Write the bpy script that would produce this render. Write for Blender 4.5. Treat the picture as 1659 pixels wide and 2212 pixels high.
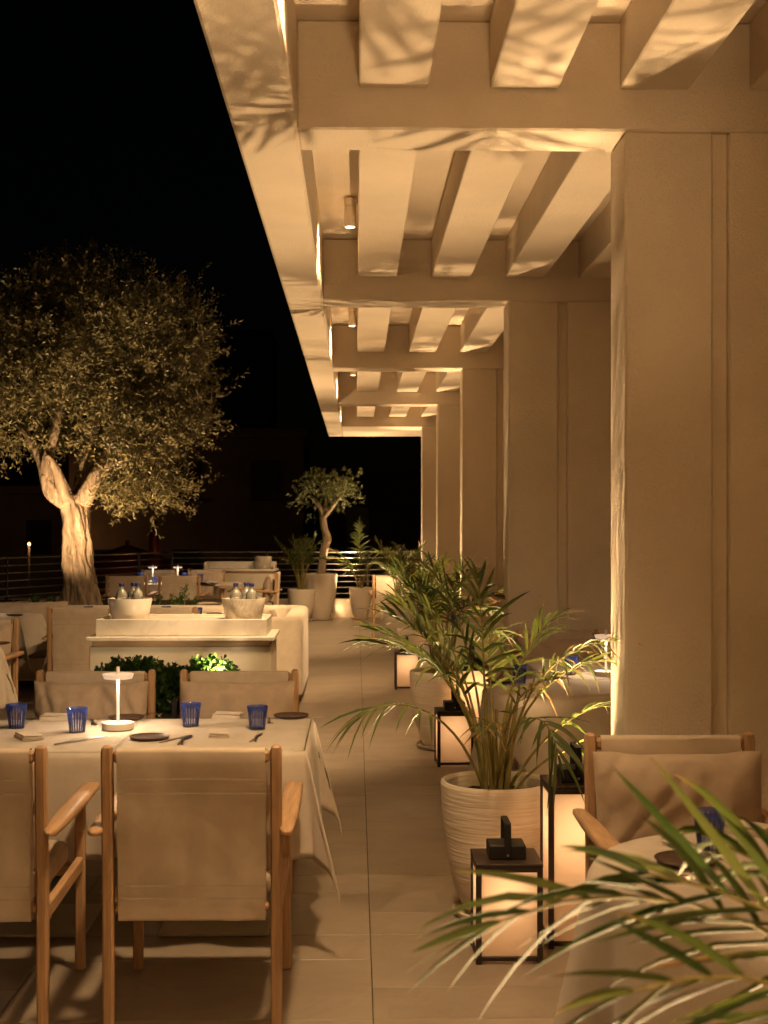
import bpy, bmesh, math, random
from mathutils import Vector, Matrix, noise, Quaternion
PI = math.pi
R = math.radians
for o in list(bpy.data.objects):
    bpy.data.objects.remove(o)
scene = bpy.context.scene
COL = scene.collection
rnd = random.Random(7)

# ------------------------------------------------------------ camera
FPX, HOR, CX, CAMH = 2920.0, 1131.0, 829.5, 1.58      # measured on a 1659 x 2212 view of the photograph
YAW = math.atan(60.5 / FPX)
cam = bpy.data.cameras.new('camera')
cam.sensor_fit = 'VERTICAL'
cam.sensor_height = 36.0
cam.lens = 36.0 * FPX / 2212.0
cam.shift_y = (HOR - 1106.0) / 2212.0
cam.clip_start, cam.clip_end = 0.05, 600
cam.dof.use_dof = True
cam.dof.focus_distance = 6.2
cam.dof.aperture_fstop = 6.5
camo = bpy.data.objects.new('camera', cam)
COL.objects.link(camo)
camo.location = (0, 0, CAMH)
camo.rotation_euler = (R(90), 0, -YAW)
scene.camera = camo
scene.render.resolution_x, scene.render.resolution_y = 768, 1024

# ------------------------------------------------------------ night sky
w = bpy.data.worlds.new('World')
scene.world = w
w.use_nodes = True
nt = w.node_tree
sky = nt.nodes.new('ShaderNodeTexSky')
sky.sky_type = 'NISHITA'
sky.sun_disc = False
sky.sun_elevation = R(4)
sky.sun_rotation = R(200)
bg = nt.nodes['Background']
nt.links.new(sky.outputs[0], bg.inputs[0])
bg.inputs[1].default_value = 0.00012
moon = bpy.data.lights.new('moon', 'SUN')
moon.energy = 0.0015
moon.angle = R(0.5)
moon.color = (1, .9, .8)
moono = bpy.data.objects.new('moon', moon)
COL.objects.link(moono)
moono.rotation_euler = (R(40), 0, R(30))

scene.view_settings.view_transform = 'Standard'
scene.view_settings.look = 'None'
scene.view_settings.gamma = 1
scene.view_settings.use_curve_mapping = False
scene.view_settings.exposure = 0.64
try:
    scene.cycles.use_denoising = True
    scene.cycles.denoiser = 'OPENIMAGEDENOISE'
    scene.cycles.max_bounces = 10
    scene.cycles.diffuse_bounces = 6
    scene.cycles.transparent_max_bounces = 12
    scene.cycles.sample_clamp_indirect = 6
    scene.cycles.caustics_refractive = False
    scene.cycles.caustics_reflective = False
except Exception:
    pass

WARM = (1.0, 0.645, 0.32)          # light of the garden uplights
LEDW = (1.0, 0.73, 0.47)          # light of the small lamps and lanterns
P_UP, P_SPOT, P_LANTERN, P_LAMP = 240.0, 310.0, 1.9, 3.6

# ------------------------------------------------------------ photograph pixel -> place
def ray(x, y):
    u = (x - CX) / FPX
    v = (HOR - y) / FPX
    return Vector((math.sin(YAW) + u * math.cos(YAW), math.cos(YAW) - u * math.sin(YAW), v))
def GP(x, y, h=0.0):               # where the pixel meets the level plane at height h
    d = ray(x, y)
    return Vector((0, 0, CAMH)) + d * ((h - CAMH) / d.z)
def AT(x, y, Y):                   # where the pixel meets the upright plane at distance Y
    d = ray(x, y)
    return Vector((0, 0, CAMH)) + d * (Y / d.y)

# ------------------------------------------------------------ materials
def nodes(m):
    m.use_nodes = True
    return m.node_tree, m.node_tree.nodes['Principled BSDF']
def mat(name, col, rough=.6, spec=.3, var=None, bump=None, metal=0, stretch=(1, 1, 1), rand=0.0, sheen=0, coat=0, emit=None, vein=None, col2=None):
    m = bpy.data.materials.new(name)
    nt, b = nodes(m)
    N, L = nt.nodes.new, nt.links.new
    b.inputs['Roughness'].default_value = rough
    b.inputs['Specular IOR Level'].default_value = spec
    b.inputs['Metallic'].default_value = metal
    b.inputs['Sheen Weight'].default_value = sheen
    b.inputs['Coat Weight'].default_value = coat
    b.inputs['Base Color'].default_value = (*col, 1)
    if emit:
        b.inputs['Emission Color'].default_value = (*emit[0], 1)
        b.inputs['Emission Strength'].default_value = emit[1]
    tc = N('ShaderNodeTexCoord')
    mp = N('ShaderNodeMapping')
    mp.inputs['Scale'].default_value = stretch
    oi = N('ShaderNodeObjectInfo')
    vm = N('ShaderNodeVectorMath'); vm.operation = 'MULTIPLY_ADD'
    cmb = N('ShaderNodeCombineXYZ')
    for i in range(3): L(oi.outputs['Random'], cmb.inputs[i])
    L(cmb.outputs[0], vm.inputs[0]); vm.inputs[1].default_value = (17, 31, 23)
    L(tc.outputs['Object'], vm.inputs[2])
    L(vm.outputs[0], mp.inputs[0])
    vec = mp.outputs[0]
    if var:
        nz = N('ShaderNodeTexNoise'); nz.inputs['Scale'].default_value = var[0]; nz.inputs['Detail'].default_value = 6
        nz.inputs['Roughness'].default_value = .6
        L(vec, nz.inputs['Vector'])
        mr = N('ShaderNodeValToRGB')
        c2 = col2 or tuple(c * (1 - var[1]) for c in col)
        mr.color_ramp.elements[0].position = .32; mr.color_ramp.elements[0].color = (*c2, 1)
        mr.color_ramp.elements[1].position = .68; mr.color_ramp.elements[1].color = (*[min(1, c * (1 + var[1] * .5)) for c in col], 1)
        L(nz.outputs[0], mr.inputs[0])
        out = mr.outputs[0]
        if vein:
            v = N('ShaderNodeTexNoise'); v.inputs['Scale'].default_value = vein[0]; v.inputs['Detail'].default_value = 8
            v.inputs['Distortion'].default_value = 2.2
            L(vec, v.inputs['Vector'])
            vr = N('ShaderNodeValToRGB')
            e = vr.color_ramp.elements
            e[0].position, e[0].color = .46, (0, 0, 0, 1)
            e[1].position, e[1].color = .54, (0, 0, 0, 1)
            k = e.new(.5); k.color = (vein[2],) * 3 + (1,)
            L(v.outputs[0], vr.inputs[0])
            mx = N('ShaderNodeMixRGB'); mx.blend_type = 'MIX'
            L(vr.outputs[0], mx.inputs[0]); L(out, mx.inputs[1]); mx.inputs[2].default_value = (*vein[1], 1)
            out = mx.outputs[0]
        if rand:
            hs = N('ShaderNodeHueSaturation')
            ma = N('ShaderNodeMath'); ma.operation = 'MULTIPLY_ADD'
            L(oi.outputs['Random'], ma.inputs[0]); ma.inputs[1].default_value = rand; ma.inputs[2].default_value = 1 - rand / 2
            L(ma.outputs[0], hs.inputs['Value']); L(out, hs.inputs['Color'])
            out = hs.outputs[0]
        L(out, b.inputs['Base Color'])
    if bump:
        last = None
        for (sc, st, dist) in (bump if isinstance(bump[0], tuple) else (bump,)):
            bn = N('ShaderNodeTexNoise'); bn.inputs['Scale'].default_value = sc; bn.inputs['Detail'].default_value = 5
            L(vec, bn.inputs['Vector'])
            bp = N('ShaderNodeBump'); bp.inputs['Strength'].default_value = st; bp.inputs['Distance'].default_value = dist
            L(bn.outputs[0], bp.inputs['Height'])
            if last: L(last.outputs[0], bp.inputs['Normal'])
            last = bp
        L(last.outputs[0], b.inputs['Normal'])
    return m

def fabric_mat(name, col, weave=900, fold=6, foldamt=.0, transl=.12, rough=.9):
    m = mat(name, col, rough, .1, var=(14, .10), sheen=.15)
    nt = m.node_tree; b = nt.nodes['Principled BSDF']; N, L = nt.nodes.new, nt.links.new
    tc = N('ShaderNodeTexCoord')
    wv = []
    for ax in (0, 2):
        wn = N('ShaderNodeTexNoise'); mpn = N('ShaderNodeMapping')
        s = [weave * .05] * 3; s[ax] = weave
        mpn.inputs['Scale'].default_value = s
        L(tc.outputs['Object'], mpn.inputs[0]); L(mpn.outputs[0], wn.inputs['Vector']); wn.inputs['Scale'].default_value = 1
        wv.append(wn)
    ad = N('ShaderNodeMath'); ad.operation = 'ADD'
    L(wv[0].outputs[0], ad.inputs[0]); L(wv[1].outputs[0], ad.inputs[1])
    bp = N('ShaderNodeBump'); bp.inputs['Strength'].default_value = .35; bp.inputs['Distance'].default_value = .0008
    L(ad.outputs[0], bp.inputs['Height'])
    fn = N('ShaderNodeTexNoise'); fn.inputs['Scale'].default_value = fold; fn.inputs['Detail'].default_value = 3
    L(tc.outputs['Object'], fn.inputs['Vector'])
    b2 = N('ShaderNodeBump'); b2.inputs['Strength'].default_value = foldamt; b2.inputs['Distance'].default_value = .02
    L(fn.outputs[0], b2.inputs['Height']); L(bp.outputs[0], b2.inputs['Normal'])
    L(b2.outputs[0], b.inputs['Normal'])
    if transl:
        t = N('ShaderNodeBsdfTranslucent'); t.inputs[0].default_value = (*col, 1)
        ms = N('ShaderNodeMixShader'); ms.inputs[0].default_value = transl
        out = nt.nodes['Material Output']
        L(b.outputs[0], ms.inputs[1]); L(t.outputs[0], ms.inputs[2]); L(ms.outputs[0], out.inputs[0])
    return m

MT = {}
MT['stucco'] = mat('stucco', (.74, .645, .515), .92, .15, var=(1.1, .12), bump=((110, .8, .006), (34, .3, .008)))
MT['tile'] = mat('porcelain_tile', (.30, .245, .19), .42, .35, var=(2.6, .15), rand=.14, stretch=(1, 1.3, 1), vein=(1.6, (.215, .165, .12), .25), bump=(60, .06, .002))
MT['grout'] = mat('grout', (.10, .075, .055), .95, .1)
MT['wood_v'] = mat('oak_upright', (.46, .285, .155), .5, .3, var=(7, .30), stretch=(9, 9, .7), bump=(30, .12, .001))
MT['wood_y'] = mat('oak_lengthwise', (.46, .285, .155), .5, .3, var=(7, .30), stretch=(9, .7, 9), bump=(30, .12, .001))
MT['wood_x'] = mat('oak_crosswise', (.46, .285, .155), .5, .3, var=(7, .30), stretch=(.7, 9, 9), bump=(30, .12, .001))
MT['sling'] = fabric_mat('canvas_sling', (.66, .55, .43), 1100, 5, .10, .16)
MT['hem'] = fabric_mat('canvas_hem', (.55, .47, .37), 1100, 5, .05, .05)
MT['linen'] = fabric_mat('linen_cushion', (.43, .335, .25), 800, 9, .35, 0)
MT['cloth'] = fabric_mat('table_linen', (.66, .58, .49), 1500, 4, .06, .18)
MT['napkin'] = fabric_mat('napkin_linen', (.70, .61, .51), 1500, 20, .1, .1)
MT['sofa'] = fabric_mat('sofa_weave', (.62, .53, .42), 700, 6, .12, 0)
MT['pot'] = mat('ceramic_pot', (.64, .56, .46), .7, .25, var=(5, .06), bump=((9, .12, .01),))
MT['pot_ripple'] = mat('rippled_ceramic_pot', (.64, .56, .46), .72, .25, var=(5, .05), stretch=(1, 1, 1))
def ripple(m):
    nt = m.node_tree; b = nt.nodes['Principled BSDF']; N, L = nt.nodes.new, nt.links.new
    tc = N('ShaderNodeTexCoord'); mp = N('ShaderNodeMapping'); mp.inputs['Scale'].default_value = (5, 5, 95)
    L(tc.outputs['Object'], mp.inputs[0])
    n1 = N('ShaderNodeTexNoise'); n1.inputs['Scale'].default_value = 1; n1.inputs['Detail'].default_value = 1.5
    L(mp.outputs[0], n1.inputs['Vector'])
    bp = N('ShaderNodeBump'); bp.inputs['Strength'].default_value = .6; bp.inputs['Distance'].default_value = .008
    L(n1.outputs[0], bp.inputs['Height']); L(bp.outputs[0], b.inputs['Normal'])
ripple(MT['pot_ripple'])
MT['soil'] = mat('soil', (.055, .035, .022), .95, .1, var=(40, .5), bump=(60, 1, .01))
MT['bronze'] = mat('dark_bronze', (.040, .024, .017), .5, .35, var=(40, .25))
MT['black'] = mat('black_plastic', (.018, .015, .013), .55, .35)
MT['marble'] = mat('marble', (.62, .56, .48), .3, .4, var=(4, .10), vein=(2.2, (.45, .40, .34), .35))
MT['marble_grey'] = mat('grey_marble', (.50, .44, .36), .28, .4, var=(7, .40), vein=(6, (.25, .22, .17), .6))
MT['lacquer'] = mat('cream_lacquer', (.52, .46, .36), .45, .3, var=(3, .04))
MT['lampmetal'] = mat('lamp_paint', (.80, .74, .66), .5, .3)
MT['lampglow'] = mat('lamp_glow', (.22, .2, .18), .4, .3, emit=((1, .74, .48), .55))
MT['diffuser'] = mat('lamp_diffuser', (.6, .55, .5), .5, .3, emit=((1, .66, .42), .38))
MT['lens'] = mat('spot_lens', (.8, .7, .5), .4, .3, emit=((1, .68, .36), 9))
MT['spotpaint'] = mat('spotlight_paint', (.66, .57, .44), .5, .3)
MT['steel'] = mat('brushed_steel', (.55, .50, .45), .28, .5, metal=1, var=(30, .15))
MT['cable'] = mat('rail_steel', (.50, .47, .43), .35, .5, metal=1)
MT['darksteel'] = mat('rail_post_steel', (.10, .09, .08), .5, .4, metal=.6)
MT['plate'] = mat('brown_stoneware', (.085, .052, .035), .45, .4, var=(30, .2))
MT['black_rim'] = mat('black_stoneware', (.02, .017, .015), .4, .4)
MT['cap'] = mat('blue_cap', (.02, .02, .11), .4, .4)
MT['night_wall'] = mat('town_wall', (.22, .17, .13), .9, .1, var=(1, .2))
MT['night_window'] = mat('town_window', (.02, .02, .02), .25, .4)
MT['lit_window'] = mat('lit_town_window', (.3, .2, .1), .5, .1, emit=((1, .5, .2), .012))
MT['night_ground'] = mat('town_ground', (.06, .055, .05), .95, .1, var=(.2, .3))
MT['umbrella'] = mat('red_canvas', (.42, .10, .04), .9, .1)
MT['lampbulb'] = mat('street_bulb', (.9, .7, .4), .5, .1, emit=((1, .6, .25), 3))

def panel_mat():
    m = bpy.data.materials.new('frosted_panel'); nt, b = nodes(m); N, L = nt.nodes.new, nt.links.new
    b.inputs['Base Color'].default_value = (.78, .66, .52, 1); b.inputs['Roughness'].default_value = .6
    t = N('ShaderNodeBsdfTranslucent'); t.inputs[0].default_value = (.86, .74, .60, 1)
    ms = N('ShaderNodeMixShader'); ms.inputs[0].default_value = .62
    L(b.outputs[0], ms.inputs[1]); L(t.outputs[0], ms.inputs[2]); L(ms.outputs[0], nt.nodes['Material Output'].inputs[0])
    return m
MT['panel'] = panel_mat()

def glass_mat(name, clear, tint=None, stripes=0, body=0.0):
    m = bpy.data.materials.new(name); nt, b = nodes(m); N, L = nt.nodes.new, nt.links.new
    out = nt.nodes['Material Output']
    tr = N('ShaderNodeBsdfTransparent'); tr.inputs[0].default_value = (*clear, 1)
    gl = N('ShaderNodeBsdfGlossy'); gl.inputs['Roughness'].default_value = .06
    fr = N('ShaderNodeFresnel'); fr.inputs[0].default_value = 1.45
    ms = N('ShaderNodeMixShader')
    L(fr.outputs[0], ms.inputs[0]); L(tr.outputs[0], ms.inputs[1]); L(gl.outputs[0], ms.inputs[2])
    if tint is None:
        L(ms.outputs[0], out.inputs[0]); return m
    b.inputs['Base Color'].default_value = (*tint, 1); b.inputs['Roughness'].default_value = .15
    tl = N('ShaderNodeBsdfTranslucent'); tl.inputs[0].default_value = (tint[0] * 1.5, tint[1] * 1.5, min(1, tint[2] * 1.4), 1)
    bt = N('ShaderNodeMixShader'); bt.inputs[0].default_value = .45
    L(b.outputs[0], bt.inputs[1]); L(tl.outputs[0], bt.inputs[2])
    tc = N('ShaderNodeTexCoord'); sp = N('ShaderNodeSeparateXYZ'); L(tc.outputs['Object'], sp.inputs[0])
    at = N('ShaderNodeMath'); at.operation = 'ARCTAN2'; L(sp.outputs[1], at.inputs[0]); L(sp.outputs[0], at.inputs[1])
    mu = N('ShaderNodeMath'); mu.operation = 'MULTIPLY'; L(at.outputs[0], mu.inputs[0]); mu.inputs[1].default_value = stripes
    si = N('ShaderNodeMath'); si.operation = 'SINE'; L(mu.outputs[0], si.inputs[0])
    # the rim and the foot are blue all round
    zz = N('ShaderNodeMapRange'); L(sp.outputs[2], zz.inputs[0])
    zz.inputs[1].default_value = .074; zz.inputs[2].default_value = .092; zz.inputs[3].default_value = -.25; zz.inputs[4].default_value = 1.4
    ad = N('ShaderNodeMath'); ad.operation = 'ADD'; L(si.outputs[0], ad.inputs[0]); L(zz.outputs[0], ad.inputs[1])
    mr = N('ShaderNodeMapRange'); L(ad.outputs[0], mr.inputs[0])
    mr.inputs[1].default_value = -.15; mr.inputs[2].default_value = .35; mr.inputs[3].default_value = .02; mr.inputs[4].default_value = body
    m2 = N('ShaderNodeMixShader'); L(mr.outputs[0], m2.inputs[0]); L(ms.outputs[0], m2.inputs[1]); L(bt.outputs[0], m2.inputs[2])
    L(m2.outputs[0], out.inputs[0])
    return m
MT['blueglass'] = glass_mat('blue_striped_glass', (.90, .92, .98), (.055, .10, .46), 20, .52)
MT['clearglass'] = glass_mat('clear_glass', (.93, .95, .93))
def frost(m):                       # chilled bottles: a breath of condensation
    nt = m.node_tree; N, L = nt.nodes.new, nt.links.new; out = nt.nodes['Material Output']
    src = out.inputs[0].links[0].from_socket
    b = nt.nodes['Principled BSDF']; b.inputs['Base Color'].default_value = (.7, .68, .6, 1); b.inputs['Roughness'].default_value = .3
    ms = N('ShaderNodeMixShader'); ms.inputs[0].default_value = .2
    L(src, ms.inputs[1]); L(b.outputs[0], ms.inputs[2]); L(ms.outputs[0], out.inputs[0])
frost(MT['clearglass'])

def leaf_mat(name, green, green2, brown, transl=.35, drypos=.72, rough=.58):
    m = bpy.data.materials.new(name); nt, b = nodes(m); N, L = nt.nodes.new, nt.links.new
    at = N('ShaderNodeAttribute'); at.attribute_name = 'leaf'       # R along the leaf, G dryness, B random
    sp = N('ShaderNodeSeparateColor'); L(at.outputs['Color'], sp.inputs[0])
    mx = N('ShaderNodeMixRGB'); mx.inputs[1].default_value = (*green, 1); mx.inputs[2].default_value = (*green2, 1)
    L(sp.outputs[2], mx.inputs[0])
    ad = N('ShaderNodeMath'); ad.operation = 'ADD'; L(sp.outputs[0], ad.inputs[0]); L(sp.outputs[1], ad.inputs[1])
    mr = N('ShaderNodeMapRange'); L(ad.outputs[0], mr.inputs[0]); mr.inputs[1].default_value = drypos; mr.inputs[2].default_value = drypos + .35
    m2 = N('ShaderNodeMixRGB'); L(mr.outputs[0], m2.inputs[0]); L(mx.outputs[0], m2.inputs[1]); m2.inputs[2].default_value = (*brown, 1)
    L(m2.outputs[0], b.inputs['Base Color'])
    b.inputs['Roughness'].default_value = rough
    b.inputs['Specular IOR Level'].default_value = .4
    t = N('ShaderNodeBsdfTranslucent'); L(m2.outputs[0], t.inputs[0])
    ms = N('ShaderNodeMixShader'); ms.inputs[0].default_value = transl
    L(b.outputs[0], ms.inputs[1]); L(t.outputs[0], ms.inputs[2]); L(ms.outputs[0], nt.nodes['Material Output'].inputs[0])
    return m
MT['palm'] = leaf_mat('palm_leaf', (.045, .078, .014), (.115, .130, .026), (.27, .15, .052), .34, .86)
MT['cane'] = mat('palm_cane', (.24, .20, .06), .5, .35, var=(9, .45), stretch=(3, 3, .6))
MT['olive'] = leaf_mat('olive_leaf', (.105, .092, .036), (.22, .185, .085), (.15, .10, .045), .25, 1.1, .5)
MT['ficus'] = leaf_mat('glossy_leaf', (.10, .13, .045), (.22, .23, .10), (.2, .13, .06), .25, 1.1, .4)
MT['box'] = leaf_mat('shrub_leaf', (.035, .10, .016), (.09, .19, .035), (.16, .12, .03), .3, 1.2, .35)
MT['bark'] = mat('olive_bark', (.36, .27, .19), .95, .1, var=(9, .45), stretch=(2.2, 2.2, .5), bump=((14, 1, .05), (50, .8, .012)))
MT['palebark'] = mat('pale_bark', (.42, .33, .235), .9, .1, var=(9, .3), stretch=(2, 2, .6), bump=(30, .6, .01))

# ------------------------------------------------------------ mesh helpers
class MB:
    def __init__(s): s.v = []; s.f = []; s.leaf = []
    def add(s, vs, fs):
        n = len(s.v); s.v += [tuple(p) for p in vs]; s.f += [tuple(i + n for i in f) for f in fs]; return s
    def box(s, x0, x1, y0, y1, z0, z1, b=.004):
        b = min(b, (x1 - x0) * .45, (y1 - y0) * .45, (z1 - z0) * .45)
        c = ((x0 + x1) / 2, (y0 + y1) / 2, (z0 + z1) / 2); hx = ((x1 - x0) / 2, (y1 - y0) / 2, (z1 - z0) / 2)
        vs = []; idx = {}
        for sx in (-1, 1):
            for sy in (-1, 1):
                for sz in (-1, 1):
                    sg = (sx, sy, sz)
                    for a in range(3):
                        p = [c[i] + sg[i] * (hx[i] - (0 if i == a else b)) for i in range(3)]
                        idx[(sg, a)] = len(vs); vs.append(p)
        fs = []
        for a in range(3):
            o1, o2 = (a + 1) % 3, (a + 2) % 3
            for s_ in (-1, 1):
                q = []
                for (p1, p2) in ((-1, -1), (1, -1), (1, 1), (-1, 1)):
                    sg = [0] * 3; sg[a] = s_; sg[o1] = p1; sg[o2] = p2
                    q.append(idx[(tuple(sg), a)])
                fs.append(q if s_ > 0 else q[::-1])
            for s1 in (-1, 1):
                for s2 in (-1, 1):
                    A = [0] * 3; A[o1] = s1; A[o2] = s2
                    lo = A[:]; lo[a] = -1; hi = A[:]; hi[a] = 1
                    q = [idx[(tuple(lo), o1)], idx[(tuple(hi), o1)], idx[(tuple(hi), o2)], idx[(tuple(lo), o2)]]
                    fs.append(q if s1 * s2 < 0 else q[::-1])
        for sx in (-1, 1):
            for sy in (-1, 1):
                for sz in (-1, 1):
                    t = [idx[((sx, sy, sz), a)] for a in range(3)]
                    fs.append(t if sx * sy * sz > 0 else t[::-1])
        return s.add(vs, fs)
    def lathe(s, prof, n=32, c=(0, 0, 0), close=False, fn=None):
        vs = []; fs = []
        for (r, z) in prof:
            for i in range(n):
                a = 2 * PI * i / n
                rr = r * (fn(a, z) if fn else 1)
                vs.append((c[0] + rr * math.cos(a), c[1] + rr * math.sin(a), c[2] + z))
        m = len(prof)
        for j in range(m - 1):
            for i in range(n):
                k = (i + 1) % n
                fs.append((j * n + i, j * n + k, (j + 1) * n + k, (j + 1) * n + i))
        if prof[0][0] > 1e-6 and not close: fs.append(tuple(range(n))[::-1])
        if prof[-1][0] > 1e-6 and not close: fs.append(tuple(range((m - 1) * n, m * n)))
        if close:
            for i in range(n):
                k = (i + 1) % n
                fs.append(((m - 1) * n + i, (m - 1) * n + k, k, i))
        return s.add(vs, fs)
    def tube(s, pts, rad, n=8, rfn=None, cap=True, flat=1.0):
        pts = [Vector(p) for p in pts]; m = len(pts)
        if not isinstance(rad, (list, tuple)): rad = [rad] * m
        vs = []; fs = []; up = None
        for j, p in enumerate(pts):
            t = (pts[min(j + 1, m - 1)] - pts[max(j - 1, 0)]).normalized()
            if up is None:
                up = Vector((1, 0, 0)) if abs(t.x) < .9 else Vector((0, 1, 0))
            up = (up - t * up.dot(t)).normalized(); sd = t.cross(up)
            for i in range(n):
                a = 2 * PI * i / n
                rr = rad[j] * (rfn(a, j / (m - 1), p) if rfn else 1)
                vs.append(p + up * (math.cos(a) * rr) + sd * (math.sin(a) * rr * flat))
        for j in range(m - 1):
            for i in range(n):
                k = (i + 1) % n
                fs.append((j * n + i, j * n + k, (j + 1) * n + k, (j + 1) * n + i))
        if cap:
            fs.append(tuple(range(n))[::-1]); fs.append(tuple(range((m - 1) * n, m * n)))
        return s.add(vs, fs)
    def grid(s, fn, nu, nv, wrap=False):
        vs = [fn(i / nu if wrap else i / (nu - 1), j / (nv - 1)) for j in range(nv) for i in range(nu)]
        fs = []
        for j in range(nv - 1):
            for i in range(nu if wrap else nu - 1):
                k = (i + 1) % nu
                fs.append((j * nu + i, j * nu + k, (j + 1) * nu + k, (j + 1) * nu + i))
        return s.add(vs, fs)
    def mesh(s, name, smooth=None):
        me = bpy.data.meshes.new(name)
        me.from_pydata(s.v, [], s.f)
        if s.leaf:
            at = me.color_attributes.new('leaf', 'FLOAT_COLOR', 'POINT')
            at.data.foreach_set('color', [c for q in s.leaf for c in (*q, 1.0)])
        if smooth is not None:
            me.polygons.foreach_set('use_smooth', [True] * len(me.polygons))
            if smooth < 179: me.set_sharp_from_angle(angle=R(smooth))
        me.update()
        return me
    def build(s, name, m, parent=None, smooth=40, loc=None):
        me = s.mesh(name, smooth)
        me.materials.append(MT[m] if isinstance(m, str) else m)
        o = bpy.data.objects.new(name, me); COL.objects.link(o)
        if parent: o.parent = parent
        if loc is not None: o.location = loc
        return o
def mobj(name, me, parent=None, loc=(0, 0, 0), rz=0):
    o = bpy.data.objects.new(name, me); COL.objects.link(o); o.parent = parent; o.location = loc; o.rotation_euler[2] = rz
    return o
def tag(o, label=None, cat=None, group=None, kind=None):
    if label: o['label'] = label
    if cat: o['category'] = cat
    if group: o['group'] = group
    if kind: o['kind'] = kind
    return o
def thing(name, label, cat, loc=(0, 0, 0), rz=0, group=None):
    o = bpy.data.objects.new(name, None); COL.objects.link(o); o.empty_display_size = .1
    o.location = loc; o.rotation_euler[2] = rz
    return tag(o, label, cat, group)
def copy_tree(o, loc=None, rz=None, label=None, parent=None, scale=None):
    c = o.copy(); COL.objects.link(c); c.parent = parent
    for ch in o.children: copy_tree(ch, parent=c)
    if loc is not None: c.location = loc
    if rz is not None: c.rotation_euler[2] = rz
    if label: c['label'] = label
    if scale: c.scale = scale
    return c
def light(name, kind, parent, loc, power, col=WARM, radius=.02, target=None, angle=90, blend=.5):
    l = bpy.data.lights.new(name, kind); l.energy = power; l.color = col
    l.shadow_soft_size = radius
    o = bpy.data.objects.new(name, l); COL.objects.link(o); o.parent = parent; o.location = loc
    if kind == 'SPOT':
        l.spot_size = R(angle); l.spot_blend = blend
        d = Vector(target) - Vector(loc)
        o.rotation_euler = d.to_track_quat('-Z', 'Y').to_euler()
    return o
def nz(x, y, z): return noise.noise(Vector((x, y, z)))

# ============================================================ THE SETTING
YEND = 22.8
PIERS = [1.16 + 3.88 * k for k in range(-3, 6)]
T = .29
X_OUT, X_IN, X_PIER, X_WALL = -.46, -.22, 1.007, 3.4
H_BEAM, H_SLAT, H_SLAB = 3.05, 3.204, 3.46

# --- floor of 1.2 m wide tile columns, courses of 0.59 and 0.295 m, each column shifted against the next
floor = MB().box(-6.6, 3.6, -11, YEND + .15, -.5, -.006, .01).build('terrace_floor', 'grout', None, None)
tag(floor, kind='structure')
def tile_mesh(w, l):
    me = MB().box(0, w, 0, l, -.0055, 0, .0012).mesh('tile', None)
    me.materials.append(MT['tile']); return me
GAP = .0036
TM = {'n': tile_mesh(1.2 - GAP, .295 - GAP), 'w': tile_mesh(1.2 - GAP, .59 - GAP)}
tiles = []
for c in range(-5, 3):
    x = .055 + 1.2 * c
    y = 4.31 - .885 * 16
    k = 'n' if c % 2 == 0 else 'w'
    while y < YEND:
        l = .295 if k == 'n' else .59
        if y + l < YEND + .1: tiles.append((x, y, k, l))
        y += l; k = 'w' if k == 'n' else 'n'
def tile_rank(t):
    xm, ym = t[0] + .6, t[1] + t[3] / 2
    if ym < 3.9 or (abs(xm) - .6) / ym > .30: return 1e9
    return ym
tiles.sort(key=tile_rank)
rest = MB()
for i, (x, y, k, l) in enumerate(tiles):
    if i < 300 and tile_rank((x, y, k, l)) < 1e8:
        mobj('tile', TM[k], floor, (x + GAP / 2, y + GAP / 2, 0))
    else:
        rest.box(x + GAP / 2, x + 1.2 - GAP / 2, y + GAP / 2, y + l - GAP / 2, -.0055, 0, .0012)
if rest.v: tag(rest.build('tile_field', 'tile', floor, None), kind='stuff')

# --- colonnade
col = thing('colonnade', 'long cream stucco colonnade with coffered roof and wide wall piers', 'building', (1.0, 10, 0))
off = Vector((-1.0, -10, 0))
def cb(name, *a, m='stucco', b=.006):
    o = MB().box(*a, b).build(name, m, col, None); o.location = off; return o
cb('roof_slab', X_OUT + .02, X_WALL, PIERS[0] - .4, YEND, H_SLAB, 3.9)
cb('edge_beam', X_OUT, X_IN, PIERS[0] - .4, YEND, H_BEAM, 4.0, b=.012)
cb('end_soffit', X_IN, X_WALL, PIERS[-1] + T, YEND, H_BEAM, H_SLAB - .002)
cb('back_wall', X_WALL, X_WALL + .25, PIERS[0] - .4, YEND, -.05, 3.9)
for i, y in enumerate(PIERS):
    cb('beam', X_IN, X_WALL, y, y + T, H_BEAM, H_SLAB - .002, b=.008)
    p = cb('pier', X_PIER, 1.34, y, y + T, -.05, H_BEAM, b=.010)
    cb('pier', 1.40, X_WALL, y, y + T, -.05, H_BEAM, b=.006)
    cb('groove', 1.34, 1.40, y + .035, y + T - .035, -.05, H_BEAM, b=.002)
    if i + 1 < len(PIERS):
        for k in range(7):
            x = .012 + .4875 * k
            cb('slat', x, x + .257, y + T, PIERS[i + 1], H_SLAT, H_SLAB - .002, b=.006)

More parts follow.
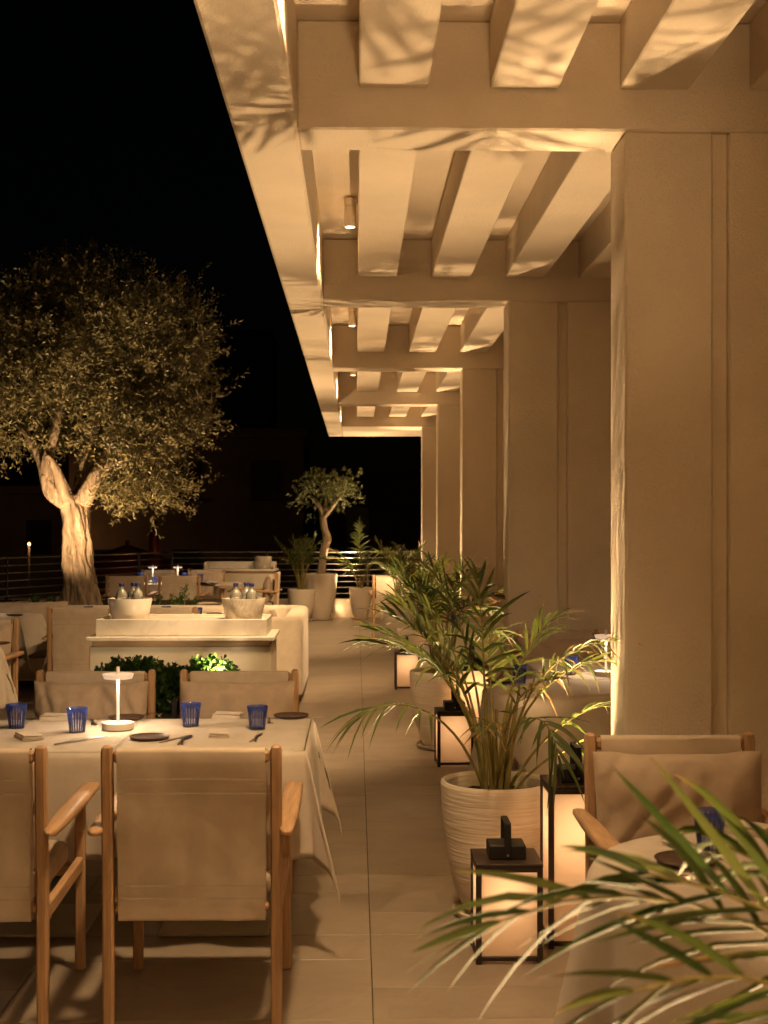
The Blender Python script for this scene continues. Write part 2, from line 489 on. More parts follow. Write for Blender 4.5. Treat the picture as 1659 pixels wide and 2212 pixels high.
# --- low kerb wall and railing at the far edge of the terrace
kerb = MB().box(-6.6, 3.6, YEND - .02, YEND + .16, -.05, .31, .01).build('low_wall', 'stucco', None, None)
tag(kerb, 'low cream kerb wall along the far terrace edge behind the pots', 'wall')
def railing(name, pts, label, h0, h1, n, posts):
    t = thing(name, label, 'railing', pts[0])
    o = Vector(pts[0])
    for (x, y) in posts:
        MB().box(x - .02, x + .02, y - .012, y + .012, 0, h1 + .02, .003).build('post', 'darksteel', t, None, -o)
    for i in range(n):
        z = h0 + (h1 - h0) * i / (n - 1)
        MB().tube([(p[0], p[1], z) for p in pts], .008 if i < n - 1 else .014, 8).build('rail', 'cable', t, 60, -o)
    return t
railing('railing', [(-3.1, YEND + .07, 0), (2.0, YEND + .07, 0)], 'steel cable railing on the low wall at the far terrace edge', .40, 1.10, 8,
        [(-3.1, YEND + .07), (-1.5, YEND + .07), (.2, YEND + .07), (1.9, YEND + .07)])
railing('railing', [(-5.6, 16.0, 0), (-4.86, 18.9, 0), (-3.1, YEND + .05, 0)], 'dark steel railing along the left side behind the large olive tree', .25, 1.10, 9,
        [(-5.3, 17.2), (-4.86, 18.9), (-4.2, 20.3), (-3.5, 21.9)])

# --- the town in the dark below
g = MB().grid(lambda u, v: (-220 + 440 * u, -40 + 460 * v, -9 + 6 * max(0, v - .2)), 12, 12).build('ground', 'night_ground', None, None)
tag(g, kind='structure')
def house(x, y, w, d, h, label, z0=-8.6, lit=()):
    t = thing('town_house', label, 'house', (x, y, z0))
    wall = MB().box(-w / 2, w / 2, 0, d, -1, h, .05).build('wall', 'night_wall', t, None)
    MB().box(-w / 2 - .15, w / 2 + .15, -.15, d + .15, h, h + .35, .03).build('roof', 'night_wall', t, None)
    nx = max(2, int(w / 2.6)); nzv = max(2, int(h / 3.1))
    for i in range(nx):
        for j in range(nzv):
            cx = -w / 2 + w * (i + .5) / nx; cz = h * (j + .5) / nzv
            win = MB().box(cx - .55, cx + .55, -.06, .05, cz - .75, cz + .75, .02).build('window', 'lit_window' if (i, j) in lit else 'night_window', t, None)
            MB().box(cx - .65, cx + .65, -.14, .02, cz - .86, cz - .76, .01).build('sill', 'night_wall', win, None)
    return t
house(-6.5, 52, 9, 8, 13.5, 'dark flat roofed town house straight beyond the railing', lit=((0, 1),))
house(3.4, 58, 10, 8, 12.2, 'dim town house seen under the end of the colonnade roof', lit=((1, 2),))
house(-17, 60, 9, 9, 11.5, 'dark town house low behind the large olive trunk')
house(-9.0, 78, 8, 8, 21, 'tall dim town house with one faintly lit upper window', lit=((1, 5), (1, 4)))
house(-24, 72, 11, 8, 13, 'dark town house at the far left edge beyond the railing')
house(-10.8, 36, 5, 5, 7.6, 'small reddish town house behind the folded red umbrella', lit=((0, 1),))
def street_lamp(x, y, z, h, label):
    t = thing('street_lamp', label, 'lamp', (x, y, z))
    MB().tube([(0, 0, 0), (0, 0, h * .6), (0, 0, h)], [.06, .05, .04], 8).build('pole', 'darksteel', t)
    MB().lathe([(0, h - .02), (.04, h), (.055, h + .05), (.03, h + .09), (0, h + .1)], 12).build('lamp_globe', 'lampbulb', t)
    light('street_light', 'POINT', t, (0, -.3, h + .1), 45, (1, .45, .15), .1)
p = AT(63, 1172, 50)
street_lamp(p.x, p.y, -8.8, p.z + 8.8 - .1, 'tiny lit street lamp far off left of the olive trunk')
p = AT(300, 1190, 33)
street_lamp(p.x + .3, p.y, -8.8, 7.2, 'added unseen street lamp lighting the red umbrellas')  # unseen lamp, added so the umbrellas show in the dark
# umbrellas lit red below
def umbrella(px, py, Y, open_, label):
    p = AT(px, py, Y)
    t = thing('patio_umbrella', label, 'umbrella', (p.x, p.y, -8.8))
    H = p.z + 8.8
    MB().tube([(0, 0, 0), (0, 0, H * .5), (0, 0, H + .3)], .045, 8).build('pole', 'umbrella', t)
    if open_:
        MB().lathe([(.04, H + .2), (.7, H - .02), (1.5, H - .32), (1.5, H - .45), (.7, H - .1)], 8).build('canopy', 'umbrella', t, 20)
    else:
        MB().lathe([(.03, H + .2), (.08, H), (.16, H - 1.2), (.10, H - 1.6), (.05, H - 1.7)], 10).build('canopy', 'umbrella', t, 40)
    return t
umbrella(275, 1196, 31, True, 'open red umbrella glowing faintly below beyond the railing')
umbrella(333, 1130, 30, False, 'folded red umbrella on a tall pole right of the olive trunk')

# ============================================================ LIGHT FITTINGS ON THE COLONNADE
def make_spot():
    t = thing('ceiling_spotlight', 'x', 'spotlight', group='cylinder spotlights under the colonnade roof')
    b = MB().lathe([(.0, .0), (.024, .0), (.028, -.004), (.033, -.004), (.033, .115)], 24).build('body', 'spotpaint', t, 40)
    MB().lathe([(.0335, .118), (.0335, .16), (0, .16)], 24).build('upper_body', 'spotpaint', t, 40)
    MB().lathe([(.025, -.0045), (0, -.0050)], 24).build('lens', 'lens', b, None)
    MB().box(.02, .045, -.014, .014, .13, .155, .003).build('bracket', 'spotpaint', t, None)
    light('spot_light', 'SPOT', t, (0, 0, -.012), P_SPOT, WARM, .13, (-.5, .25, -2), 108, .9)
    return t
SP = None
SPN = ['nearest cylinder spotlight under the roof, out of sight behind the first beam', 'largest white cylinder spotlight hanging in the coffer behind the first beam',
       'white cylinder spotlight hanging in the coffer behind the second beam', 'small white cylinder spotlight in the coffer behind the third beam',
       'tiny cylinder spotlight in the farthest coffer before the terrace end']
SPN += ['added unseen fill spotlight right above the camera', 'added unseen fill spotlight one bay behind the camera', 'added unseen fill spotlight two bays behind the camera']  # unseen spots, added as fill for surfaces facing the camera
for k in range(8):
    loc = (-.034, 3.88 + 3.88 * (k if k < 5 else 4 - k), 3.285)
    if SP is None: SP = make_spot(); SP.location = loc; SP['label'] = SPN[k]
    else:
        c = copy_tree(SP, loc, 0, SPN[k])
        if k in (1, 2, 3):                       # these three are turned towards the tables on the open side
            lo = [q for q in c.children if q.type == 'LIGHT'][0]
            lo.data = lo.data.copy()
            lo.data.energy = P_SPOT * (2.8, 2.4, 1.8)[k - 1]
            lo.data.spot_size = R(84); lo.data.spot_blend = .9
            lo.rotation_euler = Vector((-1.75, 2.4, -3.0)).to_track_quat('-Z', 'Y').to_euler()

def make_uplight(label, loc, power, target, angle=105, blend=.6, col=WARM, radius=.03):
    t = thing('ground_uplight', label, 'uplight', loc, group='small round ground uplights')
    MB().lathe([(.045, -.002), (.045, .016), (.036, .020), (.034, .012)], 24).build('ring', 'bronze', t, 40)
    MB().lathe([(.034, .013), (0, .014)], 24).build('lens', 'lens', t, None)
    light('uplight', 'SPOT', t, (0, 0, .035), power, col, radius, target, angle, blend)
    return t
for k, y in enumerate(PIERS[1:]):
    if k == 0:
        make_uplight('added unseen fill uplight two bays behind the camera', (.55, y + 1.02, 0), P_UP * 1.8, (.2, .6, 3.0), 150, .9, radius=.18)  # unseen, added as broad soft fill from behind
        continue
    nm = ['', 'added as unseen fill by the pier behind the camera', 'beside the nearest pier', 'beside the second pier behind the tall lantern', 'beside the third pier', 'beside the fourth pier', 'beside the fifth pier', 'beside the last pier'][k]
    make_uplight('ground uplight ' + nm + ' behind the pot', (.90 if k == 2 else .60, y + 1.06, 0), P_UP * (2.0 if k == 1 else 1), (-.2, -.40 if k > 1 else .6, 3.0), 104 if k > 1 else 150, .8, radius=.014 if k > 1 else .18)  # behind the camera it is an added wide fill, unseen
    make_uplight('narrow ground uplight ' + nm + ' grazing its reveal', (.84, y + .44, 0), P_UP * 1.8, (.14, -.25, 2.2), 30, .8, radius=.02)

# ============================================================ FURNITURE
def pillow(mb, w, h, t, seed=0, wr=.012, n=44, pinch=.06, ex=3.2, pw=.55):
    """an upright cushion in the xz plane, centred on the origin, swelling along y"""
    for sgn in (1, -1):
        def fn(u, v, sgn=sgn):
            a, b = u * 2 - 1, v * 2 - 1
            # bunch the samples towards the seams
            a = math.sin(a * PI / 2); b = math.sin(b * PI / 2)
            x = a * w / 2 * (1 - pinch * (1 - b * b) * abs(a) * .5)
            z = b * h / 2 * (1 - pinch * (1 - a * a) * abs(b))
            th = t / 2 * max(0, (1 - abs(a) ** ex)) ** pw * max(0, (1 - abs(b) ** ex)) ** pw
            q = nz(x * 7 + seed, z * 4.5 + seed * 2, sgn) + .6 * nz(x * 18 + seed, z * 11, sgn * 3 + seed)
            rid = abs(nz(x * 9 + z * 3 * math.sin(seed) + seed * 3, z * 4.5 - seed, sgn * 5.0))
            rid2 = abs(nz(x * 17 - z * 8 * math.cos(seed * 2) + seed, z * 9 + seed, sgn * 2.0))
            edge = max(abs(a), abs(b)) ** 2
            th += wr * (q * .8 + (.45 - min(.45, rid * 2.2)) * -1.8 + (.3 - min(.3, rid2 * 2)) * -1.1 * edge) * min(1, th / (t * .2))
            return (x, sgn * th, z + .4 * wr * nz(x * 12 + seed, 3, z * 5))
        mb.grid(fn, n, n) if sgn < 0 else mb.grid(lambda u, v: fn(1 - u, v), n, n)
    return mb
def make_cushion(name, label, w, h, t, loc, rz=0, tilt=0, seed=1, m='linen', group=None, cat='cushion', wr=.012, **k):
    o = pillow(MB(), w, h, t, seed, wr, **k).build(name, m, None, 180)
    o.location = loc; o.rotation_euler = (tilt, 0, rz)
    # weld the seam
    bm = bmesh.new(); bm.from_mesh(o.data); bmesh.ops.remove_doubles(bm, verts=bm.verts, dist=.0008); bm.to_mesh(o.data); bm.free()
    return tag(o, label, cat, group)

CHS = .2615       # half spacing of the posts
def make_chair():
    """wooden armchair with a canvas sling back, looking towards +y, back posts at y = -0.29"""
    t = thing('armchair', 'x', 'chair', group='oak armchairs with canvas sling backs')
    pw = .018
    for s in (-1, 1):
        x = s * CHS
        mb = MB()
        # back post leaning slightly, rounded head
        def post(u, v, x=x):
            z = [0, .15, .40, .62, .80, .872, .886, .892][round(v * 7)]
            f = [.9, 1, 1, 1, 1, 1, .86, .5][round(v * 7)]
            y = -.285 - .028 * max(0, (z - .38) / .5)
            a = 2 * PI * u + PI / 16
            ca, sa = math.cos(a), math.sin(a)
            k = (abs(ca) ** 11 + abs(sa) ** 11) ** (-1 / 11)
            return (x + pw * .98 * ca * k * f, y + .021 * sa * k * f, z)
        mb.grid(post, 16, 8, True)
        n0 = len(mb.v); mb.f.append(tuple(range(n0 - 16, n0))); mb.f.append(tuple(range(16))[::-1])
        mb.build('back_post', 'wood_v', t, 28)
        MB().box(x - .017, x + .017, .27, .305, 0, .618, .006).build('front_leg', 'wood_v', t, None)
        # arm: rounded plank, slightly outside the posts
        def arm(u, v, s=s):
            y = -.36 + .735 * v
            a = 2 * PI * u; ca, sa = math.cos(a), math.sin(a)
            k = (abs(ca) ** 4 + abs(sa) ** 4) ** (-1 / 4)
            e = min(1, math.sqrt(max(0, 1 - (abs(v - .5) * 2) ** 14)))
            e = max(.25, e)
            wid = (.026 + .012 * v)
            return (s * (CHS + .034 - .008 * v) + wid * ca * k * e, y, .628 + .012 * v + .016 * sa * k * e)
        vs = [0, .006, .016, .035, .3, .65, .955, .98, .992, 1]
        mb = MB(); mb.grid(lambda u, v: arm(u, vs[round(v * 9)]), 16, 10, True)
        n0 = len(mb.v); mb.f.append(tuple(range(n0 - 16, n0))); mb.f.append(tuple(range(16))[::-1])
        mb.build('arm', 'wood_y', t, 50)
        # side rail rising towards the front
        mb = MB(); z0, z1 = .335, .385
        mb.box(s * CHS - .013, s * CHS + .013, -.267, .272, z0, z1, .005)
        mb.v = [(a, b, c + .02 * (b + .28) / .55) for (a, b, c) in mb.v]
        mb.build('side_rail', 'wood_y', t, None)
    MB().box(-CHS + .017, CHS - .017, .278, .300, .335, .385, .005).build('front_rail', 'wood_x', t, None)
    MB().box(-CHS + .017, CHS - .017, -.327, -.297, .838, .878, .010).build('top_rail', 'wood_x', t, None)
    MB().box(-CHS + .017, CHS - .017, -.300, -.270, .368, .398, .010).build('lower_rail', 'wood_x', t, None)
    # sling: a sheet that runs up the outside, over the top rail and down the inside
    hw = .229
    path = []
    for i in range(15): z = .352 + (.872 - .352) * i / 14; path.append((-.307 - .028 * max(0, (z - .38) / .5), z))
    for i in range(1, 6): a = PI * i / 6; path.append((-.312 - .0235 * math.cos(a), .872 + .013 * math.sin(a)))
    for i in range(13): z = .872 - (.872 - .352) * i / 12; path.append((-.262 - .028 * max(0, (z - .38) / .5), z))
    path.append((-.265, .345)); path.append((-.305, .345)); path.append(path[0])
    mb = MB(); np_ = len(path)
    def sl(u, v):
        y, z = path[min(np_ - 1, round(v * (np_ - 1)))]
        x = (u * 2 - 1) * hw
        b = 1 if y < -.29 else .5
        y += (.006 * nz(x * 6, z * 4, 2) + .0045 * nz(x * 19, z * 2.0, 9) + .003 * nz(x * 12 + z * 9, z * 8 - x * 5, 4)) * b
        y -= .006 * b * math.sin(PI * min(1, max(0, (z - .36) / .5))) * (1 - (x / hw) ** 2) * (-1)
        return (x * (1 + .004 * nz(z * 9, 1, 5)), y, z)
    mb.grid(sl, 17, np_)
    slo = mb.build('sling_back', 'sling', t, 60)
    for zz in (.745, .79, .415, .455):     # stitched hems
        mb = MB()
        mb.grid(lambda u, v, zz=zz: ((u * 2 - 1) * (hw - .001), sl(u, (zz - .352) / .52 * 14 / (np_ - 1))[1] - .0018, zz + (v - .5) * .0045), 17, 2)
        mb.build('seam', 'hem', slo, 60)
    # seat pad
    def seat(u, v):
        a = 2 * PI * u; ph = PI * (v - .5)
        ca, sa, cp, sp_ = math.cos(a), math.sin(a), math.cos(ph), math.sin(ph)
        pwr = lambda q, e: math.copysign(abs(q) ** e, q)
        x = .238 * pwr(ca, .22) * pwr(cp, .3); y = .255 * pwr(sa, .22) * pwr(cp, .3) + .005
        z = .425 + .045 * pwr(sp_, .45) + .012 * (y + .25) / .5
        z += .006 * nz(x * 9, y * 9, 1) * (z > .42)
        return (x, y, z)
    MB().grid(seat, 40, 16, True).build('seat_cushion', 'linen', t, 60)
    return t
CHAIR = make_chair()
CHAIR_USED = [False]
def chair(x, y, rz, label):
    if not CHAIR_USED[0]:
        CHAIR_USED[0] = True; CHAIR.location = (x, y, 0); CHAIR.rotation_euler[2] = rz; CHAIR['label'] = label; return CHAIR
    return copy_tree(CHAIR, (x, y, 0), rz, label)
CUSH = {}
def back_cushion(x, y, rz, label, seed=1, w=.53, wr=.016):
    """loose cushion leaning on the inside of a chair back, chair at x, y, rz"""
    c, s = math.cos(rz), math.sin(rz)
    lx, ly = 0, -.180
    make_cushion('back_cushion', label, w, .39, .16, (x + lx * c - ly * s, y + lx * s + ly * c, .658), rz, R(-7) * -1, seed, wr=wr, group='loose linen back cushions')

# ---- tables
def table(x, y, w, d, label, h=.735):
    t = thing('dining_table', label, 'table', (x, y, 0))
    MB().box(-w / 2, w / 2, -d / 2, d / 2, h - .022, h, .004).build('table_top', 'lacquer', t, None)
    MB().tube([(0, 0, .018), (0, 0, h - .022)], .04, 16).build('column', 'lacquer', t)
    b = MB().box(-.21, .21, -.21, .21, .004, .016, .003).build('base_plate', 'lacquer', t, None)
    return t
def round_table(x, y, r, label, h=.735):
    t = thing('dining_table', label, 'table', (x, y, 0))
    MB().lathe([(0, h - .022), (r - .004, h - .022), (r, h - .018), (r, h - .003), (r - .003, h), (0, h)], 48).build('table_top', 'lacquer', t, 30)
    MB().tube([(0, 0, .018), (0, 0, h - .022)], .04, 16).build('column', 'lacquer', t)
    MB().box(-.19, .19, -.19, .19, .004, .016, .003).build('base_plate', 'lacquer', t, None)
    return t
TT = .742
def cloth_rect(x, y, w, d, drop, label, sides='NSEW', seed=0, lift=0):
    """cloth on a rectangular table: flat top, skirts on the named sides, an ear of folds at each free corner"""
    hx, hy = w / 2 + .003, d / 2 + .003
    z0 = TT + lift
    rows = 16
    # outline as a list of (point on the table edge, outward direction, length that hangs, ear amount)
    P = []
    order = [('E', (hx, -hy), (hx, hy), (1, 0)), ('N', (hx, hy), (-hx, hy), (0, 1)), ('W', (-hx, hy), (-hx, -hy), (-1, 0)), ('S', (-hx, -hy), (hx, -hy), (0, -1))]
    for i, (nm, a, b, nrm) in enumerate(order):
        nxt = order[(i + 1) % 4][0]
        n = 30
        for k in range(n):
            q = k / (n - 1)
            pt = (a[0] + (b[0] - a[0]) * q, a[1] + (b[1] - a[1]) * q)
            P.append((pt, nrm, drop if nm in sides else 0.012, 0, nm))
        if nm in sides and nxt in sides:
            n2 = order[(i + 1) % 4][3]
            m = 22
            for k in range(1, m):
                th = PI / 2 * k / m
                dr = (nrm[0] * math.cos(th) + n2[0] * math.sin(th), nrm[1] * math.cos(th) + n2[1] * math.sin(th))
                ln = min(drop / max(math.cos(th), 1e-3), drop / max(math.sin(th), 1e-3))
                P.append((b, dr, ln, k / m, nm + nxt))
    nP = len(P)
    mb = MB()
    def pt(i, j):
        (px, py), (dx, dy), ln, ear, nm = P[i % nP]
        q = j / (rows - 1)
        l = ln * q
        if ln < .02:
            return (px + dx * l * .6, py + dy * l * .6, z0 - l * .15)
        r = min(l, .012)                       # rolls over the table edge
        o = .004 + .010 * min(1, l / .03)
        s = i * .9
        wave = nz(px * 5 + seed, py * 5, 1.5) * .045 + nz(px * 12 + seed, py * 12, 4) * .022
        o += q * (.018 + wave)
        z = z0 - max(0, l - .006) * (1 - .02 * q)
        if ear:
            e = math.sin(ear * PI)                 # 0 at the sides, 1 on the diagonal
            fold = .5 - .5 * math.cos(ear * 4 * PI)  # two valleys beside the ear
            o += q * (.15 * max(0, e) ** 2.2 - .020 * fold * (1 - e ** 6))
            o += .01 * q * nz(ear * 5 + seed, q * 2, px)
            z += .03 * l * e
            # bend the ear round to one side so it shows a face
            bx, by = -dy, dx
            sw = q * .045 * math.sin(ear * 2 * PI)
            return (px + dx * o + bx * sw, py + dy * o + by * sw, z)
        return (px + dx * o, py + dy * o, z)
    for j in range(rows):
        for i in range(nP): mb.v.append(pt(i, j))
    for j in range(rows - 1):
        for i in range(nP):
            k = (i + 1) % nP
            mb.f.append((j * nP + i, (j + 1) * nP + i, (j + 1) * nP + k, j * nP + k))
    # top sheet
    n0 = len(mb.v)
    mb.grid(lambda u, v: ((u * 2 - 1) * hx, (v * 2 - 1) * hy, z0 + .0022 * nz(u * 9 + seed, v * 9, 2) * (u * (1 - u) * v * (1 - v) * 16)), 24, 24)
    o = mb.build('tablecloth', 'cloth', None, 75, (x, y, 0))
    bm = bmesh.new(); bm.from_mesh(o.data); bmesh.ops.remove_doubles(bm, verts=bm.verts, dist=.0015); bm.to_mesh(o.data); bm.free()
    sm = o.modifiers.new('thickness', 'SOLIDIFY'); sm.thickness = .0016; sm.offset = 1
    return tag(o, label, 'tablecloth')
def cloth_round(x, y, r, half, label, seed=0, turn=.35):
    """square cloth on a round table: corners hang lower"""
    mb = MB(); n = 160; rows = 20
    mb.v.append((0, 0, TT)); 
    for j in range(6):
        for i in range(n):
            a = 2 * PI * i / n; rr = (r + .004) * (j + 1) / 6
            mb.v.append((rr * math.cos(a), rr * math.sin(a), TT - (0 if j < 5 else .001)))
    for i in range(n): mb.f.append((0, 1 + i, 1 + (i + 1) % n))
    for j in range(1, rows):
        for i in range(n):
            a = 2 * PI * i / n
            b = (a + turn) % (PI / 2) - PI / 4        # 0 on the corner's diagonal
            ln = half / math.cos(PI / 4 - abs(b)) - r
            q = j / (rows - 1); l = ln * q
            o = .004 + .012 * min(1, l / .03)
            o += q * (.035 * math.cos(a * 8 + seed) + .02 * math.cos(a * 13 + seed * 3) + .035) * (.5 + ln)
            o += q * .05 * max(0, math.cos(b * 3)) ** 4
            z = TT - max(0, l - .006)
            mb.v.append(((r + o) * math.cos(a), (r + o) * math.sin(a), z))
    for j in range(rows + 4):
        for i in range(n):
            k = (i + 1) % n; b = 1 + j * n
            mb.f.append((b + i, b + n + i, b + n + k, b + k))
    o = mb.build('tablecloth', 'cloth', None, 75, (x, y, 0))
    sm = o.modifiers.new('thickness', 'SOLIDIFY'); sm.thickness = .0016; sm.offset = 1
    return tag(o, label, 'tablecloth')

# ---- table ware
def once(maker):
    st = {}
    def f(*a, key=0, **k): 
        if key not in st: st[key] = maker(key)
        return st[key]
    return f
TZ = TT + .0035
def tumbler_mesh():
    pro = [(.0, .0), (.028, .0), (.031, .003), (.0335, .03), (.0385, .07), (.0425, .098), (.0422, .100), (.0408, .099), (.0365, .068), (.0312, .03), (.029, .012), (0, .010)]
    me = MB().lathe(pro, 52, fn=lambda a, z: 1 + (.012 * math.cos(26 * a) if .004 < z < .09 else 0)).mesh('tumbler', 60)
    me.materials.append(MT['blueglass']); return me
TUM = tumbler_mesh()
def tumbler(p, label): return tag(mobj('tumbler', TUM, None, (p[0], p[1], TZ if len(p) < 3 or p[2] < 1e-3 else p[2]), rnd.random()), label, 'glass', 'blue striped tumblers')
def plate_mesh():
    me = MB().lathe([(0, .0), (.055, .0), (.072, .006), (.0775, .013), (.076, .0145), (.070, .009), (.055, .0045), (0, .004)], 40).mesh('side_plate', 50)
    me.materials.append(MT['plate']); return me
PLT = plate_mesh()
def plate(p, label): return tag(mobj('side_plate', PLT, None, (p[0], p[1], TZ), 0), label, 'plate', 'dark brown side plates')
def outline_mesh(name, pts, th, m, bowl=None):
    """flat outline (list of (half width, y)) given thickness; bowl(y) lowers or lifts it"""
    mb = MB(); n = len(pts)
    for (hw, y) in pts:
        z = bowl(y) if bowl else 0
        mb.v += [(-hw, y, z), (0, y, z + th * .6), (hw, y, z), (0, y, z - th * .5)]
    for j in range(n - 1):
        for i in range(4):
            k = (i + 1) % 4; mb.f.append((j * 4 + i, j * 4 + k, (j + 1) * 4 + k, (j + 1) * 4 + i))
    mb.f += [(3, 2, 1, 0), tuple(range((n - 1) * 4, n * 4))]
    return mb
knife = outline_mesh('knife', [(.003, 0), (.0055, .004), (.0055, .09), (.004, .10), (.0085, .115), (.009, .17), (.006, .20), (.001, .208)], .004, 'steel').mesh('table_knife', 40)
spoon = outline_mesh('spoon', [(.004, 0), (.006, .006), (.0045, .05), (.0025, .10), (.003, .13), (.012, .145), (.0175, .165), (.016, .18), (.008, .193), (.001, .197)], .003, 'steel', lambda y: .006 * math.sin(min(1, max(0, y / .13)) * PI)).mesh('spoon', 60)
fk = outline_mesh('fork', [(.004, 0), (.006, .006), (.0045, .05), (.0025, .10), (.003, .125), (.0115, .14), (.0115, .150)], .003, 'steel', lambda y: .008 * math.sin(min(1, max(0, y / .15)) * PI))
for i in range(4):
    x = -.0098 + .0065 * i
    fk.tube([(x, .148, .0005), (x, .17, -.001), (x * .97, .195, .005)], [.0016, .0015, .0008], 6, flat=.7)
fork = fk.mesh('fork', 60)
for m_ in (knife, spoon, fork): m_.materials.append(MT['steel'])
def cutlery(kind, p, rz, label):
    me = {'knife': knife, 'spoon': spoon, 'fork': fork}[kind]
    return tag(mobj({'knife': 'table_knife', 'spoon': 'spoon', 'fork': 'fork'}[kind], me, None, (p[0], p[1], TZ + .0035), rz), label, kind, 'steel cutlery')
def make_napkin(seed):
    """a cloth folded over itself: four soft layers"""
    mb = MB(); w, d, th = .085, .125, .0055
    for k in range(4):
        def fn(u, v, k=k):
            a = 2 * PI * v
            ca, sa = math.cos(a), math.sin(a)
            e = (abs(ca) ** 5 + abs(sa) ** 5) ** (-.2)
            x = (w / 2 - .002 * k) * (1 if k % 2 else .97) * (2 * u - 1)
            y = (d / 2) * ca * e; z = th * (k + .5) + th * .48 * sa * e
            f = 1 - .25 * (abs(2 * u - 1) ** 8)
            z += .0035 * nz(x * 14 + seed, y * 12, k * .6 + seed) * (k + 1) * .5
            return (x, y, max(.0003, z))
        m0 = MB().grid(lambda u, v: fn(u, v), 12, 24)
        n0 = len(m0.v)
        m0.f.append(tuple(j * 12 for j in range(23))[::-1]); m0.f.append(tuple(j * 12 + 11 for j in range(23)))
        mb.add(m0.v, m0.f)
    me = mb.mesh('napkin', 50); me.materials.append(MT['napkin']); return me
NAP = [make_napkin(1), make_napkin(5)]
def napkin(p, rz, label, k=0): return tag(mobj('napkin', NAP[k], None, (p[0], p[1], TZ), rz), label, 'napkin', 'folded linen napkins')
def make_lamp():
    t = thing('table_lamp', 'x', 'lamp', group='slim cordless table lamps')
    MB().lathe([(0, 0), (.060, 0), (.064, .003), (.064, .026), (.0625, .0285), (0, .029)], 40).build('base', 'lampmetal', t, 40)
    MB().tube([(0, 0, .029), (0, 0, .208)], .0062, 14).build('glowing_stem', 'lampglow', t)
    h = MB().lathe([(0, .206), (.05, .206), (.057, .2095), (.058, .222), (.056, .224), (0, .224)], 40).build('shade', 'lampmetal', t, 40)
    MB().lathe([(.0555, .2055), (.063, .2235), (.0635, .225), (.056, .225)], 40).build('rim', 'diffuser', h, 40)
    MB().lathe([(0, .224), (.0075, .224), (.0075, .252), (.0065, .2535), (0, .2535)], 16).build('knob', 'lampmetal', h, 40)
    for k in range(3):
        a = 2 * PI * k / 3 + .4
        light('lamp_light', 'POINT', t, (.033 * math.cos(a), .033 * math.sin(a), .196), P_LAMP / 3, LEDW, .012)
    return t
LAMP = [None]
def lamp(p, label):
    loc = (p[0], p[1], TZ)
    if LAMP[0] is None: LAMP[0] = make_lamp(); LAMP[0].location = loc; LAMP[0]['label'] = label; return LAMP[0]
    return copy_tree(LAMP[0], loc, 0, label)

# ---- lanterns
def make_lantern(H):
    t = thing('lantern', 'x', 'lantern', group='bronze floor lanterns with frosted panels')
    w = .12
    for sx in (-1, 1):
        for sy in (-1, 1):
            MB().box(min(sx * w, sx * (w - .02)), max(sx * w, sx * (w - .02)), min(sy * w, sy * (w - .02)), max(sy * w, sy * (w - .02)), 0, H - .014, .0015).build('post', 'bronze', t, None)
    MB().box(-w - .001, w + .001, -w - .001, w + .001, H - .0138, H, .002).build('top_plate', 'bronze', t, None)
    for z0 in (.012, H - .03):
        for s in (-1, 1):
            MB().box(-w + .0205, w - .0205, min(s * w, s * (w - .016)), max(s * w, s * (w - .016)), z0, z0 + .0155, .001).build('rail', 'bronze', t, None)
            MB().box(min(s * w, s * (w - .016)), max(s * w, s * (w - .016)), -w + .0205, w - .0205, z0, z0 + .0155, .001).build('rail', 'bronze', t, None)
    for s in (-1, 1):
        MB().box(-w + .0205, w - .0205, s * (w - .010) - .0015, s * (w - .010) + .0015, .0285, H - .031, .0005).build('panel', 'panel', t, None)
        MB().box(s * (w - .010) - .0015, s * (w - .010) + .0015, -w + .0205, w - .0205, .0285, H - .031, .0005).build('panel', 'panel', t, None)
    MB().box(-w + .0205, w - .0205, -w + .0205, w - .0205, .016, .0275, .001).build('floor_panel', 'panel', t, None)
    b = MB().box(-.067, .067, -.060, .060, H + .0005, H + .052, .003).build('battery_box', 'black', t, None)
    hd = MB()
    for s in (-1, 1): hd.box(-.0125, .0125, s * .0635 - .003, s * .0635 + .003, H + .006, H + .128, .002)
    hd.box(-.0125, .0125, -.0665, .0665, H + .1285, H + .1345, .002)
    hd.build('handle', 'black', t, None)
    for s in (-1, 1):
        MB().tube([(0, s * .066, H + .018), (0, s * .069, H + .018)], .0045, 10).build('pivot', 'steel', b)
    light('lantern_light', 'POINT', t, (0, 0, H * .72), P_LANTERN * H / .5, LEDW, .04)
    return t
LAN = {}
def lantern(x, y, H, rz, label, power=1):
    if H not in LAN: LAN[H] = make_lantern(H); o = LAN[H]; o.location = (x, y, 0); o.rotation_euler[2] = rz; o['label'] = label; return o
    return copy_tree(LAN[H], (x, y, 0), rz, label)

